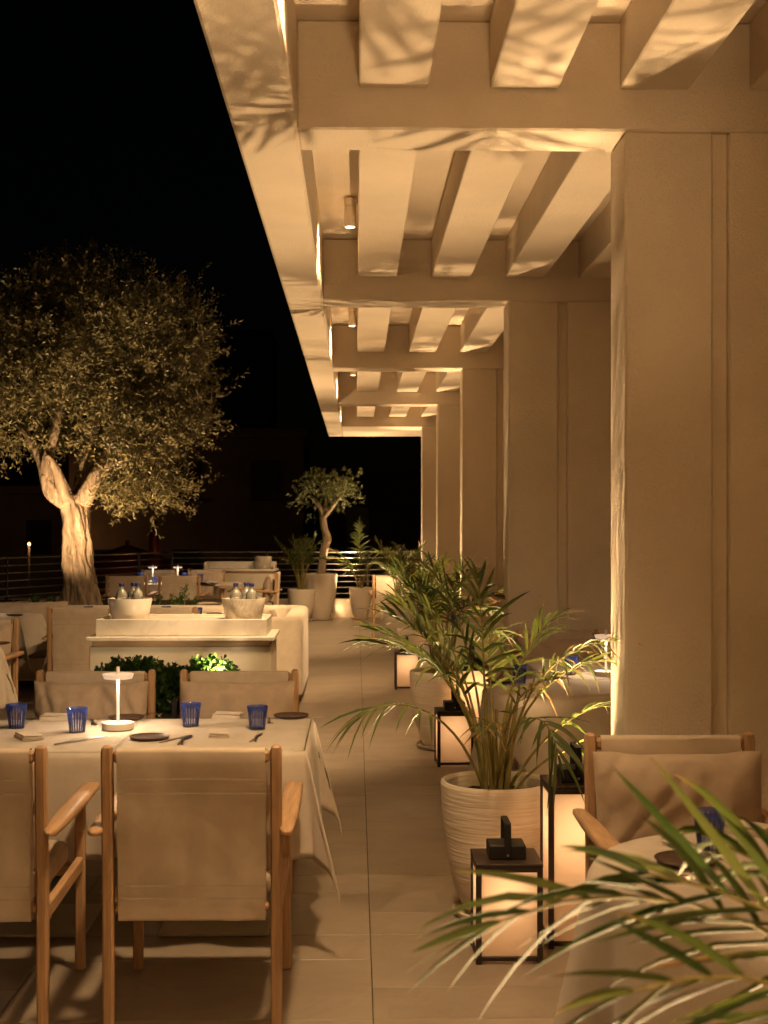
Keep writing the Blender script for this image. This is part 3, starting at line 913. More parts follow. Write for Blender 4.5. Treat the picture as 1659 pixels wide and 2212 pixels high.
# ============================================================ PLANTS
UP = Vector((0, 0, 1))
def pot_profile(r, h):
    return [(0, .0), (r * .55, .0), (r * .60, .012), (r * .74, h * .18), (r * .88, h * .42), (r * .97, h * .72), (r, h * .955), (r * .995, h * .985), (r * .975, h), (r * .93, h), (r * .905, h * .985), (r * .89, h * .93), (r * .87, h * .86), (0, h * .86)]
def make_pot(t, r, h, m='pot_ripple', saucer=True):
    z = .028 if saucer else 0
    mb = MB(); pr = pot_profile(r, h - z)
    # refine the outside so the hand-thrown ripples are real
    fine = []
    for i in range(len(pr) - 1):
        (r0, z0), (r1, z1) = pr[i], pr[i + 1]
        k = max(1, int((z1 - z0) / .009)) if 2 <= i <= 6 else 1
        for q in range(k): fine.append((r0 + (r1 - r0) * q / k, z0 + (z1 - z0) * q / k))
    fine.append(pr[-1])
    amp = .0065 if m == 'pot_ripple' else 0
    o = mb.lathe([(a, b + z) for a, b in fine], 72, fn=(lambda a, q: 1 + amp * (nz(math.cos(a) * 1.2, math.sin(a) * 1.2, q * 55) + .5 * math.sin(q * 330 + 2 * nz(math.cos(a) * 2, math.sin(a) * 2, 3))) * (1 if z + .03 < q < h * .93 else 0)) if amp else None).build('pot', m, t, 50)
    mb = MB().grid(lambda u, v: (r * .885 * v * math.cos(2 * PI * u), r * .885 * v * math.sin(2 * PI * u), h * .885 + .014 * nz(u * 20, v * 8, 3) + .008 * nz(math.cos(2 * PI * u) * v * 14, math.sin(2 * PI * u) * v * 14, 1)), 48, 12, True)
    mb.build('soil', 'soil', t, 60)
    if saucer:
        MB().lathe([(0, .004), (r * .70, .004), (r * .76, .012), (r * .78, .030), (r * .765, .032), (r * .74, .018), (0, .018)], 48).build('saucer', m, t, 50)
    return o
def frond(parent, base, az, tilt0, tilt1, L, bare=.42, nl=17, ll=.27, w=.0072, dry=0., grav=.38, seed=0, sr=.006, twist=0., pw=1.7, lift=.25):
    rg = random.Random(seed)
    n = 26; pts = [Vector(base)]; tans = []
    for i in range(n):
        s = (i + .5) / n
        ti = R(tilt0 + (tilt1 - tilt0) * s ** pw)
        a = R(az) + .25 * math.sin(s * 2 + seed)
        d = Vector((math.sin(ti) * math.cos(a), math.sin(ti) * math.sin(a), math.cos(ti)))
        pts.append(pts[-1] + d * (L / n)); tans.append(d)
    tans.append(tans[-1])
    mb = MB()
    def at(s):
        q = s * n; i = min(n - 1, int(q)); f = q - i
        return pts[i].lerp(pts[i + 1], f), tans[i].lerp(tans[min(n, i + 1)], f).normalized()
    hz = Vector((-math.sin(R(az)), math.cos(R(az)), 0))
    for i in range(nl):
        f = i / (nl - 1)
        s = bare + (1 - bare) * f ** .92
        for sd in (-1, 1):
            if rg.random() < .04: continue
            p, t = at(min(.999, max(0, s + rg.uniform(-.006, .006))))
            B = (hz - t * hz.dot(t)).normalized(); Nn = B.cross(t) * 1
            if Nn.z < 0: Nn = -Nn
            if twist:
                q = Quaternion(t, R(twist)); B = q @ B; Nn = q @ Nn
            al = R(52 - 36 * f + rg.uniform(-11, 11))
            D = (t * math.cos(al) + B * (sd * math.sin(al)) + Nn * (lift + rg.uniform(-.12, .12))).normalized()
            l = ll * (.55 + .45 * math.sin(PI * min(1, .18 + f * .75))) * rg.uniform(.7, 1.15)
            if f > .9: l *= .8
            W = (t - D * t.dot(D)).normalized(); V = D.cross(W)
            g = grav * rg.uniform(.4, 1.9)
            dr = dry + rg.uniform(-.12, .16) + (.35 if rg.random() < .08 else 0); rb = rg.random()
            k0 = len(mb.v); S = (0, .12, .38, .66, .87, 1.0); HW = (.35, .8, 1.0, .78, .4, .04)
            curl = rg.uniform(-.7, .7)
            for q, hw in zip(S, HW):
                c = p + D * (l * q) - UP * (g * l * q * q) + W * (curl * .12 * l * q * q)
                tw = curl * q
                Wq = W * math.cos(tw) + V * math.sin(tw)
                hwm = w * hw
                for (e, dn) in ((-1, 1), (0, 0), (1, 1)):
                    mb.v.append(tuple(c + Wq * (e * hwm) + V * (dn * hwm * .35))); mb.leaf.append((q, dr, rb))
            for j in range(5):
                for e in range(2):
                    a0 = k0 + j * 3 + e
                    mb.f.append((a0, a0 + 1, a0 + 4, a0 + 3))
    o = mb.build('frond', 'palm', parent, 180)
    MB().tube(pts[::2], [sr * (1.25 - .95 * i / (len(pts[::2]) - 1)) for i in range(len(pts[::2]))], 6).build('stem', 'cane', o)
    return o
def palm(x, y, label, r, h, fronds, rz=0, seed=0, m='pot_ripple', canes=8, saucer=True):
    t = thing('potted_palm', label, 'potted palm', (x, y, 0), rz, 'potted areca palms')
    make_pot(t, r, h, m, saucer)
    rg = random.Random(seed + 91)
    for i, fd in enumerate(fronds):
        az, t0, t1, L = fd[:4]; k = fd[4] if len(fd) > 4 else {}
        a = R(az) + rg.uniform(-.5, .5); q = rg.uniform(.01, .05)
        frond(t, (q * math.cos(a) * r / .22, q * math.sin(a) * r / .22, h * .86), az, t0, t1, L, seed=seed * 50 + i, **k)
    for i in range(canes):
        a = rg.uniform(0, 2 * PI); q = rg.uniform(.01, .055) * r / .22; l = rg.uniform(.22, .5) * h / .545; ti = rg.uniform(.04, .16)
        p0 = Vector((q * math.cos(a), q * math.sin(a), h * .86))
        d = Vector((ti * math.cos(a), ti * math.sin(a), 1))
        MB().tube([p0, p0 + d * l * .5, p0 + d * l + Vector((.01 * math.cos(a), 0, 0))], [.010, .008, .005], 7).build('cane', 'cane', t)
    return t
def random_fronds(seed, n, L=(.62, .95), k=None):
    rg = random.Random(seed); out = []
    for i in range(n):
        az = 360 * i / n + rg.uniform(-22, 22)
        hi = rg.random()
        out.append((az, rg.uniform(3, 10), 28 + 78 * hi + rg.uniform(-10, 10), rg.uniform(*L), dict(dry=rg.choice((-.25, -.1, 0, .1, .3)), bare=rg.uniform(.52, .62), **(k or {}))))
    return out

# ---- leaf clouds for olive trees and shrubs
def leaf_cloud(mb, lobes, ntwig, leaf=.05, lw=.011, per=9, tl=(.14, .30), seed=1, fill=.45, upb=.35, obov=False, clump=0, cs=.13, gap=-.22):
    rg = random.Random(seed)
    vol = [rx * ry * rz for (_, (rx, ry, rz)) in lobes]; tot = sum(vol)
    for (c, (rx, ry, rz)), v in zip(lobes, vol):
        nt_ = int(ntwig * v / tot)
        cl = []
        for _ in range(max(3, int(nt_ / clump)) if clump else 0):
            d = Vector((rg.gauss(0, 1), rg.gauss(0, 1), rg.gauss(0, 1))).normalized() * (rg.random() ** fill)
            cl.append(Vector((c[0] + d.x * rx, c[1] + d.y * ry, c[2] + d.z * rz)))
        for _ in range(nt_):
            while True:
                d = Vector((rg.gauss(0, 1), rg.gauss(0, 1), rg.gauss(0, 1)))
                if d.length > .1: break
            d.normalize()
            rr = rg.random() ** fill
            p = Vector((c[0] + d.x * rx * rr, c[1] + d.y * ry * rr, c[2] + d.z * rz * rr))
            if cl:
                q = cl[rg.randrange(len(cl))]
                o_ = Vector((rg.gauss(0, cs), rg.gauss(0, cs), rg.gauss(0, cs * .7)))
                p = q + o_; d = (p - Vector(c)).normalized() * .6 + o_.normalized() * .7
            if nz(p.x * 2.3 + seed, p.y * 2.3, p.z * 2.3) < gap: continue      # gaps in the crown
            out = Vector((d.x / rx, d.y / ry, d.z / rz)).normalized()
            a = (out * .9 + UP * upb + Vector((rg.gauss(0, .45), rg.gauss(0, .45), rg.gauss(0, .35)))).normalized()
            sdv = a.cross(Vector((rg.gauss(0, 1), rg.gauss(0, 1), rg.gauss(0, 1)))).normalized()
            l = rg.uniform(*tl)
            for i in range(per):
                f = (i + .5) / per
                b = p + a * (l * f) - UP * (.10 * l * f * f)
                sdv = Quaternion(a, 1.57 if i % 2 == 0 else PI + rg.uniform(-.4, .4)) @ sdv
                D = (a * rg.uniform(.5, .9) + sdv * rg.uniform(.5, 1.0)).normalized()
                Wd = D.cross(Vector((rg.gauss(0, 1), rg.gauss(0, 1), rg.gauss(0, 1)))).normalized()
                ll = leaf * rg.uniform(.65, 1.15); ww = lw * rg.uniform(.8, 1.2)
                k0 = len(mb.v); rb = rg.random(); dr = rg.uniform(-.1, .1)
                Nn = D.cross(Wd)
                m = .62 if obov else .45
                for q in (b, b + D * (ll * m) + Wd * ww, b + D * ll + Nn * ww * .4, b + D * (ll * m) - Wd * ww):
                    mb.v.append(tuple(q)); mb.leaf.append((.5, dr, rb))
                mb.f.append((k0, k0 + 1, k0 + 2, k0 + 3))
    return mb
def gnarl(seed, amp, k=7):
    def f(a, s, p):
        tw = a + p.z * .9
        r = 1 + amp * (.55 * abs(math.sin(k * .5 * tw + 1.6 * nz(p.z * 1.7, seed, 1))) - .25)
        r += amp * 1.1 * nz(math.cos(tw) * 2.2 + seed, math.sin(tw) * 2.2, p.z * 2.6) + amp * .5 * nz(math.cos(tw) * 7, math.sin(tw) * 7 + seed, p.z * 5)
        return r
    return f
def spline(pts, n):
    P = [Vector(p) for p in pts]; out = []
    for i in range(len(P) - 1):
        a, b, c, d = P[max(0, i - 1)], P[i], P[i + 1], P[min(len(P) - 1, i + 2)]
        for k in range(n):
            t = k / n
            out.append(.5 * ((2 * b) + (c - a) * t + (2 * a - 5 * b + 4 * c - d) * t * t + (3 * b - a - 3 * c + d) * t ** 3))
    out.append(P[-1]); return out
def lim(name, parent, pts, rads, m, seed, amp=.22, n=20, seg=8):
    pp = spline(pts, seg); rr = []
    for i in range(len(pp)):
        q = i / (len(pp) - 1) * (len(rads) - 1); j = min(len(rads) - 2, int(q)); rr.append(rads[j] + (rads[j + 1] - rads[j]) * (q - j))
    return MB().tube(pp, rr, n, gnarl(seed, amp)).build(name, m, parent, 180)

# ============================================================ NEAR TABLE ON THE LEFT
TX = [-.545, -1.245]
table(TX[0], 5.38, .70, .82, 'white table under the cloth, right one of the nearest pair')
table(TX[1], 5.38, .70, .82, 'white table under the cloth, left one of the nearest pair')
cloth_rect(TX[0], 5.38, .70, .82, .40, 'cream tablecloth of the nearest left table with the drooping corner by the aisle', 'NSE', 1, .003)
cloth_rect(TX[1], 5.38, .70, .82, .40, 'cream tablecloth at the photo left edge beside the table lamp', 'NSW', 4)
chair(-.510, 4.520, 0, 'nearest oak armchair seen from behind with full canvas back, by the aisle')
chair(-1.237, 4.520, 0, 'nearest oak armchair cut by the left photo edge, seen from behind')
back_cushion(-.510, 4.520, 0, 'cushion mostly hidden behind the canvas of the nearest armchair by the aisle', 3, .50)
back_cushion(-1.237, 4.520, 0, 'cushion mostly hidden behind the canvas of the armchair at left edge', 4, .50)
chair(-1.224, 6.08, PI, 'oak armchair facing the camera behind the table lamp')
chair(-.549, 6.08, PI, 'oak armchair facing the camera beyond the near table, next to the aisle')
back_cushion(-1.224, 6.08, PI, 'crumpled beige cushion on the armchair behind the table lamp', 11, wr=.030)
back_cushion(-.549, 6.08, PI, 'smooth beige cushion on the facing armchair next to the aisle', 5)
lantern(-.865, 6.50, .605, .05, 'tall lit lantern between the two facing armchairs')
def TP(x, y): return GP(x, y, TT)
lamp(TP(255, 1577), 'lit table lamp on the nearest left table')
tumbler(TP(35.6, 1574), 'blue striped tumbler leftmost on the nearest left table')
tumbler(TP(166.6, 1583), 'blue striped tumbler just left of the near table lamp')
tumbler(TP(412, 1571.5), 'blue striped tumbler in the middle of the near table right of the lamp')
tumbler(TP(556, 1578), 'blue striped tumbler nearest the aisle on the near left table')
plate(TP(273, 1556), 'brown side plate behind the near table lamp')
plate(TP(323, 1599), 'brown side plate in front of the near table lamp')
plate(TP(629, 1552), 'dark side plate on the far corner of the near table by the aisle')
napkin(TP(122, 1556), 1.5, 'folded napkin behind the blue tumbler left of the lamp')
napkin(TP(62, 1597), .5, 'crumpled napkin on the near left edge of the table', 1)
napkin(TP(493, 1552), 1.4, 'folded napkin at the far side between two blue tumblers')
napkin(TP(473, 1592), .1, 'folded napkin at the near side between two blue tumblers', 1)
cutlery('knife', TP(58, 1558), -.75, 'knife beside the leftmost blue tumbler')
cutlery('fork', TP(198, 1556), PI + .25, 'fork right behind the blue tumbler left of the lamp')
cutlery('knife', TP(118, 1612), -.62, 'knife lying in front of the blue tumbler left of the lamp')
cutlery('fork', TP(142, 1606), -.70, 'fork lying beside the knife in front of the tumbler')
cutlery('knife', TP(240, 1552), -1.1, 'knife lying across the plate behind the lamp')
cutlery('knife', TP(345, 1608), -.5, 'knife lying across the plate in front of the lamp')
cutlery('spoon', TP(385, 1612), -.1, 'spoon lying right of the plate in front of the lamp')
cutlery('fork', TP(394, 1612), .1, 'fork lying right of the plate in front of the lamp')
cutlery('knife', TP(540, 1606), -.15, 'knife in front of the tumbler nearest the aisle')
cutlery('fork', TP(552, 1606), .0, 'fork in front of the tumbler nearest the aisle')
cutlery('fork', TP(581, 1553), PI + .1, 'fork right behind the tumbler nearest the aisle')
cutlery('spoon', TP(606, 1556), -1.3, 'spoon resting by the dark plate on the far table corner')
cutlery('fork', TP(-6, 1580), -.4, 'fork at the left photo edge below the leftmost tumbler')

# ============================================================ NEAR TABLE ON THE RIGHT
round_table(1.03, 3.22, .44, 'round table under the cloth nearest on the right')
cloth_round(1.03, 3.22, .45, .755, 'cream cloth on the nearest round table behind the blurred palm', 1, .785)
chair(1.03, 4.11, PI, 'oak armchair facing the camera at the right beside the tall lantern')
back_cushion(1.03, 4.11, PI, 'smooth brown linen cushion on the armchair at the right', 8, .545)
tumbler(TP(1533, 1834), 'blue striped tumbler on the nearest round table at the right')
plate(TP(1482, 1868), 'brown side plate on the nearest round table at the right')
cutlery('knife', TP(1560, 1842), .62, 'knife left of the tumbler on the round table')
cutlery('knife', TP(1562, 1860), .58, 'second knife left of the tumbler on the round table, the nearer one')
cutlery('spoon', TP(1590, 1935), .55, 'spoon right of the plate on the round table')
cutlery('fork', TP(1630, 1945), .60, 'fork right of the plate on the round table')
napkin(TP(1612, 1800), .9, 'folded napkin behind the tumbler on the round table')
# lanterns beside the pots
lantern(.55, 4.95, .36, .0, 'short lantern nearest the camera in front of the big rippled pot')
lantern(.835, 5.12, .605, .0, 'tall brightly lit lantern left of the armchair at the right')
lantern(.645, 8.88, .36, .03, 'short lantern in front of the second palm pot')
lantern(.80, 9.32, .605, .02, 'tall lantern half hidden behind the nearest palm, beside second pot')
lantern(.49, 12.97, .36, 0, 'short lantern in front of the third palm pot')
lantern(.84, 12.95, .605, 0, 'tall lantern beside the third palm pot, mostly hidden by leaves')

# second bay table group behind the nearest pot
round_table(1.05, 6.92, .37, 'round table under the cloth behind the nearest palm')
cloth_round(1.05, 6.92, .38, .70, 'cream cloth with a pointed corner behind the nearest palm', 3, .9)
table(1.47, 7.95, .92, .80, 'table under the cloth next to the second pier')
cloth_rect(1.47, 7.95, .92, .80, .48, 'smooth cream tablecloth next to the second pier behind the nearest palm', 'NSEW', 8)
chair(1.30, 8.42, PI, 'oak armchair behind the table next to the second pier')
back_cushion(1.30, 8.42, PI, 'rosy brown cushion seen through the nearest palm leaves', 14)
lamp(TP(1309, 1462), 'table lamp half hidden by the first pier on the second bay table')
tumbler(TP(1232, 1458), 'blue striped tumbler on the second bay table left of its lamp')
tumbler(TP(1122, 1478), 'blue striped tumbler behind the stems of the nearest palm')
plate(TP(1080, 1476), 'dark plate on the round table behind the nearest palm')

# third and fourth bay groups
round_table(.98, 11.0, .37, 'round table under the cloth between second and third pots')
cloth_round(.98, 11.0, .38, .70, 'cream cloth hanging beside the third lantern', 5, .9)
chair(.98, 11.85, PI, 'oak armchair beyond the third round table by the pier')
tumbler((.80, 10.85), 'blue tumbler on the third round table behind palm leaves')
chair(.50, 18.55, 0, 'farthest oak armchair at the right end of the aisle, seen from behind')
round_table(.75, 19.5, .37, 'farthest round table by the last pier')
cloth_round(.75, 19.5, .38, .68, 'cloth on the farthest round table by the last pier', 6, .3)

# ============================================================ SIDEBOARDS
def sideboard(x, y, w, d, label, h=.88, upstand='box', bodytop=.03):
    """x, y is the middle of the front edge"""
    t = thing('sideboard', label, 'sideboard', (x, y, 0))
    b = MB().box(-w / 2 + .02, w / 2 - .02, .02, d - .02, .06, h - .06, .004).build('body', 'lacquer', t, None)
    MB().box(-w / 2 + .05, w / 2 - .05, .05, d - .05, 0, .0598, .003).build('plinth', 'bronze', t, None)
    MB().box(-w / 2 + .035, w / 2 - .035, .035, d - .03, h - .0598, h - .0255, .003).build('shadow_gap', 'wood_x', t, None)
    MB().box(-w / 2, w / 2, 0, d, h - .025, h, .004).build('slab', 'marble', t, None)
    n = 3
    for i in range(n):
        x0 = -w / 2 + .03 + (w - .06) * i / n; x1 = -w / 2 + .03 + (w - .06) * (i + 1) / n
        if upstand == 'back':
            MB().box(x0 + .004, x1 - .004, .008, .0198, h * .62, h - .075, .002).build('drawer_front', 'lacquer', b, None)
            MB().box(x0 + .004, x1 - .004, .008, .0198, .075, h * .61, .002).build('door', 'lacquer', b, None)
    if upstand == 'box':
        s = .045
        u = MB()
        u.box(-w / 2 + .05, w / 2 - .05, .06, .085, h + .0005, h + .105, .003)
        u.box(-w / 2 + .05, w / 2 - .05, d - .085, d - .06, h + .0005, h + .105, .003)
        u.box(-w / 2 + .05, -w / 2 + .075, .0853, d - .0853, h + .0005, h + .105, .003)
        u.box(w / 2 - .075, w / 2 - .05, .0853, d - .0853, h + .0005, h + .105, .003)
        u.box(-w / 2 + .0752, w / 2 - .0752, .0853, d - .0853, h + .0005, h + .09, .003)
        u.build('marble_riser', 'marble', t, None)
    else:
        u = MB()
        u.box(-w / 2 + .01, w / 2 - .03, d - .045, d - .02, h + .0005, h + .11, .003)
        u.box(w / 2 - .055, w / 2 - .03, .10, d - .0453, h + .0005, h + .11, .003)
        u.box(-w / 2 + .01, -w / 2 + .035, .10, d - .0453, h + .0005, h + .11, .003)
        u.build('upstand', 'marble', t, None)
    return t
sideboard(-1.085, 8.36, 1.16, .62, 'cream sideboard with marble top and riser behind the clipped shrubs')
sideboard(-1.77, 20.6, 1.12, .55, 'far cream sideboard with drawers and marble upstand near the railing', upstand='back')
def bucket(x, y, z, r, h, label, m='marble'):
    o = MB().lathe([(0, 0), (r * .80, 0), (r * .82, .004), (r, h - .004), (r * .99, h), (r * .93, h), (r * .91, h - .006), (r * .78, h * .4), (0, h * .35)], 48).build('ice_bucket', m, None, 50, (x, y, z))
    return tag(o, label, 'bucket', 'marble ice buckets')
BZ = .88 + .0905
b1 = AT(281, 1340, 8.62); b2 = AT(526.5, 1341, 8.62)
bucket(b1.x, 8.62, BZ, .140, .135, 'pale marble ice bucket with bottles at the left on the sideboard', 'marble')
bucket(b2.x, 8.62, BZ, .140, .135, 'grey veined marble ice bucket with bottles at the right on the sideboard', 'marble_grey')
p = AT(569, 1228, 20.95)
bucket(p.x, 20.95, .88 + .001, .135, .19, 'marble bucket on the far sideboard by the railing', 'marble_grey')
def make_bottle():
    t = thing('bottle', 'x', 'bottle', group='clear water bottles in ice buckets')
    MB().lathe([(0, 0), (.034, 0), (.038, .006), (.0385, .07), (.0375, .095), (.033, .115), (.024, .132), (.0155, .142), (.0135, .150), (.0135, .165), (.0118, .165), (.0118, .150), (.0135, .141), (.022, .130), (.031, .114), (.0360, .095), (.037, .07), (.0365, .01), (0, .008)], 28).build('glass_body', 'clearglass', t, 60)
    MB().lathe([(0, .165), (.0160, .160), (.0165, .162), (.0165, .177), (.0150, .180), (0, .180)], 20).build('cap', 'cap', t, 50)
    return t
BOT = make_bottle(); first = True
for (bx, nm) in ((b1.x, 'left'), (b2.x, 'right')):
    for (dx, dy, w_) in ((-.048, -.035, 'front left bottle'), (.012, .05, 'rear bottle'), (.052, -.03, 'front right bottle')):
        loc = (bx + dx, 8.62 + dy, BZ + .052)
        lab = 'blue capped water ' + w_ + ' in the ' + nm + ' marble bucket'
        if first: BOT.location = loc; BOT['label'] = lab; first = False
        else: copy_tree(BOT, loc, rnd.random() * 6, lab)

# ============================================================ SHRUBS BETWEEN THE NEAR TABLE AND THE SIDEBOARD
def shrub(x, y, z, rx, ry, rz, n, label, seed, leaf=.030, lw=.0095):
    t = thing('clipped_shrub', label, 'shrub', (x, y, 0), group='clipped shrubs in the planter')
    mb = MB(); leaf_cloud(mb, [((0, 0, z), (rx, ry, rz)), ((rx * .35, -.02, z - .03), (rx * .6, ry * .9, rz * .8))], int(n * 3), leaf, lw, 5, (.03, .055), seed, .30, .35, True)
    if seed == 22: leaf_cloud(mb, [((-.10, .27, z + .06), (.14, .06, .09)), ((.06, .24, z + .05), (.08, .05, .08))], 46, .034, .011, 5, (.03, .06), 77, .8, .3, True)  # sparse leaves added to break the wash into dapples
    mb.build('foliage', 'box', t, 180)
    for k in range(5):
        a = k * 1.3
        MB().tube([(0, 0, .40), (.05 * math.cos(a), .05 * math.sin(a), z - .1), (rx * .6 * math.cos(a), ry * .6 * math.sin(a), z + .05)], [.012, .009, .004], 6).build('branch', 'bark', t)
    return t
pl = MB().box(-1.78, -.30, 7.15, 7.55, 0, .42, .006).box(-1.74, -.34, 7.19, 7.51, .4201, .43, .002).build('planter', 'lacquer', None, None)
tag(pl, 'long low planter box hidden behind the facing armchairs', 'planter')
s1 = AT(290, 1470, 7.35); s2 = AT(455, 1470, 7.35)
shrub(s1.x, 7.35, .66, .235, .19, .17, 620, 'dark clipped shrub left of the lit one', 21)
shrub(s2.x, 7.32, .655, .165, .17, .175, 480, 'clipped shrub lit bright green from within', 22)
shrub(AT(372, 1470, 7.40).x, 7.40, .66, .10, .12, .12, 160, 'small dark shrub between the two larger ones', 23)
u = make_uplight('small spotlight buried in the lit clipped shrub', (s2.x + .05, 7.20, .755), 14, (.0, .10, .12), 150, .6, (1, .72, .36), .01)
light('shrub_wash', 'SPOT', u, (-.04, .31, -.02), 16.0, (1, .74, .42), .008, (-.32, .85, .10), 85, .6)

# ============================================================ SEATING IN THE MIDDLE DISTANCE
chair(-2.28, 11.56, 0, 'oak armchair seen from behind left of the sideboard')
chair(-1.59, 11.56, 0, 'oak armchair seen from behind above the sideboard between the buckets')
for (x, nm) in ((-2.28, 'left'), (-1.585, 'right')):
    table(x, 12.40, .69, .80, 'table under the cloth behind the sideboard, ' + nm + ' one')
    cloth_rect(x, 12.40, .69, .80, .35, 'cream cloth on the table behind the sideboard, ' + nm + ' one', 'NSE' if nm == 'right' else 'NSW', 12, .003 if nm == 'right' else 0)
tumbler(TP(191, 1334), 'blue tumbler showing above the armchair left of the sideboard')
tumbler(TP(359, 1334), 'blue tumbler showing above the armchair between the marble buckets')
tumbler(TP(427, 1337), 'blue tumbler beside the post of the armchair between the buckets')
plate(TP(463, 1328), 'dark plate left of the grey veined bucket')
napkin(TP(450, 1338), .3, 'napkin left of the grey veined bucket on the far table')

# the low banquette: back along the planter, returning towards the camera at its right end
def prism(mb, outline, z0, z1, rnd_=.02):
    """vertical wall sheet from a closed outline with a rounded top"""
    n = len(outline); c = Vector((sum(p[0] for p in outline) / n, sum(p[1] for p in outline) / n, 0))
    lev = [(z0, 0), (z0 + .004, 0), (z1 - rnd_, 0), (z1 - rnd_ * .4, rnd_ * .25), (z1, rnd_ * .9)]
    base = len(mb.v)
    for (z, ins) in lev:
        for i in range(n):
            p = Vector((*outline[i], 0)); a = Vector((*outline[i - 1], 0)); b = Vector((*outline[(i + 1) % n], 0))
            t = (b - a).normalized(); nn = Vector((t.y, -t.x, 0))
            q = p - nn * ins
            mb.v.append((q.x, q.y, z))
    L_ = len(lev)
    for j in range(L_ - 1):
        for i in range(n):
            k = (i + 1) % n
            mb.f.append((base + j * n + i, base + j * n + k, base + (j + 1) * n + k, base + (j + 1) * n + i))
    mb.f.append(tuple(base + (L_ - 1) * n + i for i in range(n)))
    return mb
sofa = thing('banquette', 'long cream banquette with rounded right end beside the aisle', 'sofa', (-.5, 12.6, 0))
so = Vector((-.5, -12.6, 0)) * -1
def arc(cx, cy, r, a0, a1, n=8): return [(cx + r * math.cos(R(a0 + (a1 - a0) * i / n)), cy + r * math.sin(R(a0 + (a1 - a0) * i / n))) for i in range(n + 1)]
outer = [(-1.02, 11.74)] + arc(-.57, 11.84, .10, -90, 0, 6) + arc(-.72, 13.35, .25, 0, 90, 8) + [(-5.2, 13.60)]
inner = [(-5.2, 13.42)] + arc(-.78, 13.28, .14, 90, 0, 8) + arc(-.72, 11.97, .08, 0, -90, 5) + [(-1.02, 11.89)]
sh = MB(); ol = outer + inner
prism(sh, ol, .09, .765, .035)
sh.build('back_and_arm', 'sofa', sofa, 50, (.5, -12.6, 0))
ss = MB().box(-5.2, -.665, 12.90, 13.41, .09, .30, .01).box(-1.0, -.665, 12.0, 12.895, .09, .30, .01)
ss.build('seat_base', 'sofa', sofa, None, (.5, -12.6, 0))
for (x0, x1, y0, y1) in ((-5.2, -3.6, 12.88, 13.41), (-3.59, -2.2, 12.88, 13.41), (-2.19, -.67, 12.88, 13.41), (-1.0, -.67, 11.98, 12.87)):
    MB().box(x0, x1, y0, y1, .302, .43, .03).build('seat_cushion', 'linen', sofa, 60, (.5, -12.6, 0))
for (x, y) in ((-.60, 11.84), (-.60, 12.35), (-.60, 13.2), (-2.2, 13.4), (-3.8, 13.4), (-5.1, 13.4)):
    MB().box(x - .035, x + .035, y - .035, y + .035, 0, .092, .004).build('foot', 'lacquer', sofa, None, (.5, -12.6, 0))
make_cushion('scatter_cushion', 'small crumpled cushion lying inside the rounded end of the banquette', .36, .34, .16, (-.86, 13.02, .60), R(-50), R(14), 31, 'linen', 'scatter cushions on the banquette', wr=.016)
make_cushion('scatter_cushion', 'round topped cushion seen behind the sideboard corner', .36, .34, .16, (-.93, 12.35, .60), R(-85), R(10), 32, 'linen', 'scatter cushions on the banquette', wr=.016)
make_cushion('scatter_cushion', 'large plump cushion at the left photo edge on the banquette', .95, .40, .22, (-3.28, 13.22, .625), PI, R(8), 33, 'linen', 'scatter cushions on the banquette', wr=.012)
make_cushion('scatter_cushion', 'large plump cushion beyond the left photo edge on the banquette', .95, .40, .22, (-4.30, 13.22, .625), PI, R(8), 34, 'linen', 'scatter cushions on the banquette', wr=.012)

# left row
table(-3.30, 12.30, .70, .80, 'table under the cloth in front of the plump cushion at left')
cloth_rect(-3.30, 12.30, .70, .80, .35, 'cream tablecloth at the left edge in front of the plump cushion', 'NSEW', 15)
tumbler((-3.55, 12.32), 'blue tumbler at the left edge in front of the plump cushion')
plate(TP(32, 1331), 'black plate on the table in front of the plump cushion')
chair(-2.76, 9.68, PI, 'oak armchair half visible at the left edge behind a cloth covered table')
back_cushion(-2.76, 9.68, PI, 'pale cushion on the half visible armchair at left edge', 17)
table(-2.77, 8.82, .70, .80, 'table under the cloth at the left edge beside the half visible armchair')
cloth_rect(-2.77, 8.82, .70, .80, .42, 'cream tablecloth hanging at the left edge below the half visible armchair', 'NSEW', 18)
plate(TP(-2, 1393), 'dark plate at the left edge on the table before the half visible armchair')

# far dining group beyond the planter
for (x, nm) in ((-3.04, 'left'), (-2.345, 'right')):
    chair(x, 18.30, 0, 'far oak armchair seen from behind beyond the planter, ' + nm + ' one')
    chair(x + .1, 20.05, PI, 'far oak armchair facing the camera, ' + nm + ' one')
    back_cushion(x + .1, 20.05, PI, 'cushion on the far facing armchair, ' + nm + ' one', 40 + int(x * -3))
    table(x + .05, 19.15, .68, .80, 'far dining table with a lamp, ' + nm + ' one')
chair(-1.42, 19.2, PI / 2, 'far oak armchair turned sideways in front of the far sideboard')
back_cushion(-1.42, 19.2, PI / 2, 'cushion on the far sideways armchair', 45)
table(-1.62 - .35, 19.15, .66, .80, 'far bare table end next to the sideways armchair')
lamp(AT(330, 1255, 19.1), 'far lit table lamp, left of the two beyond the bottles')
lamp(AT(384, 1255, 19.1), 'far lit table lamp, right of the two beyond the bottles')
tumbler(AT(334, 1262, 18.9), 'blue tumbler below the far left table lamp')
tumbler(AT(302, 1252, 19.3), 'blue tumbler on the far table left of the far lamps')
tumbler(AT(400, 1252, 19.35), 'blue tumbler on the far table right of the far lamps')
tumbler(AT(433, 1256, 19.1), 'blue tumbler at the right end of the far table')
napkin(AT(455, 1258, 19.0), .4, 'napkin at the right end of the far table')
napkin(AT(463, 1258, 18.95), .2, 'second napkin at the right end of the far table', 1)

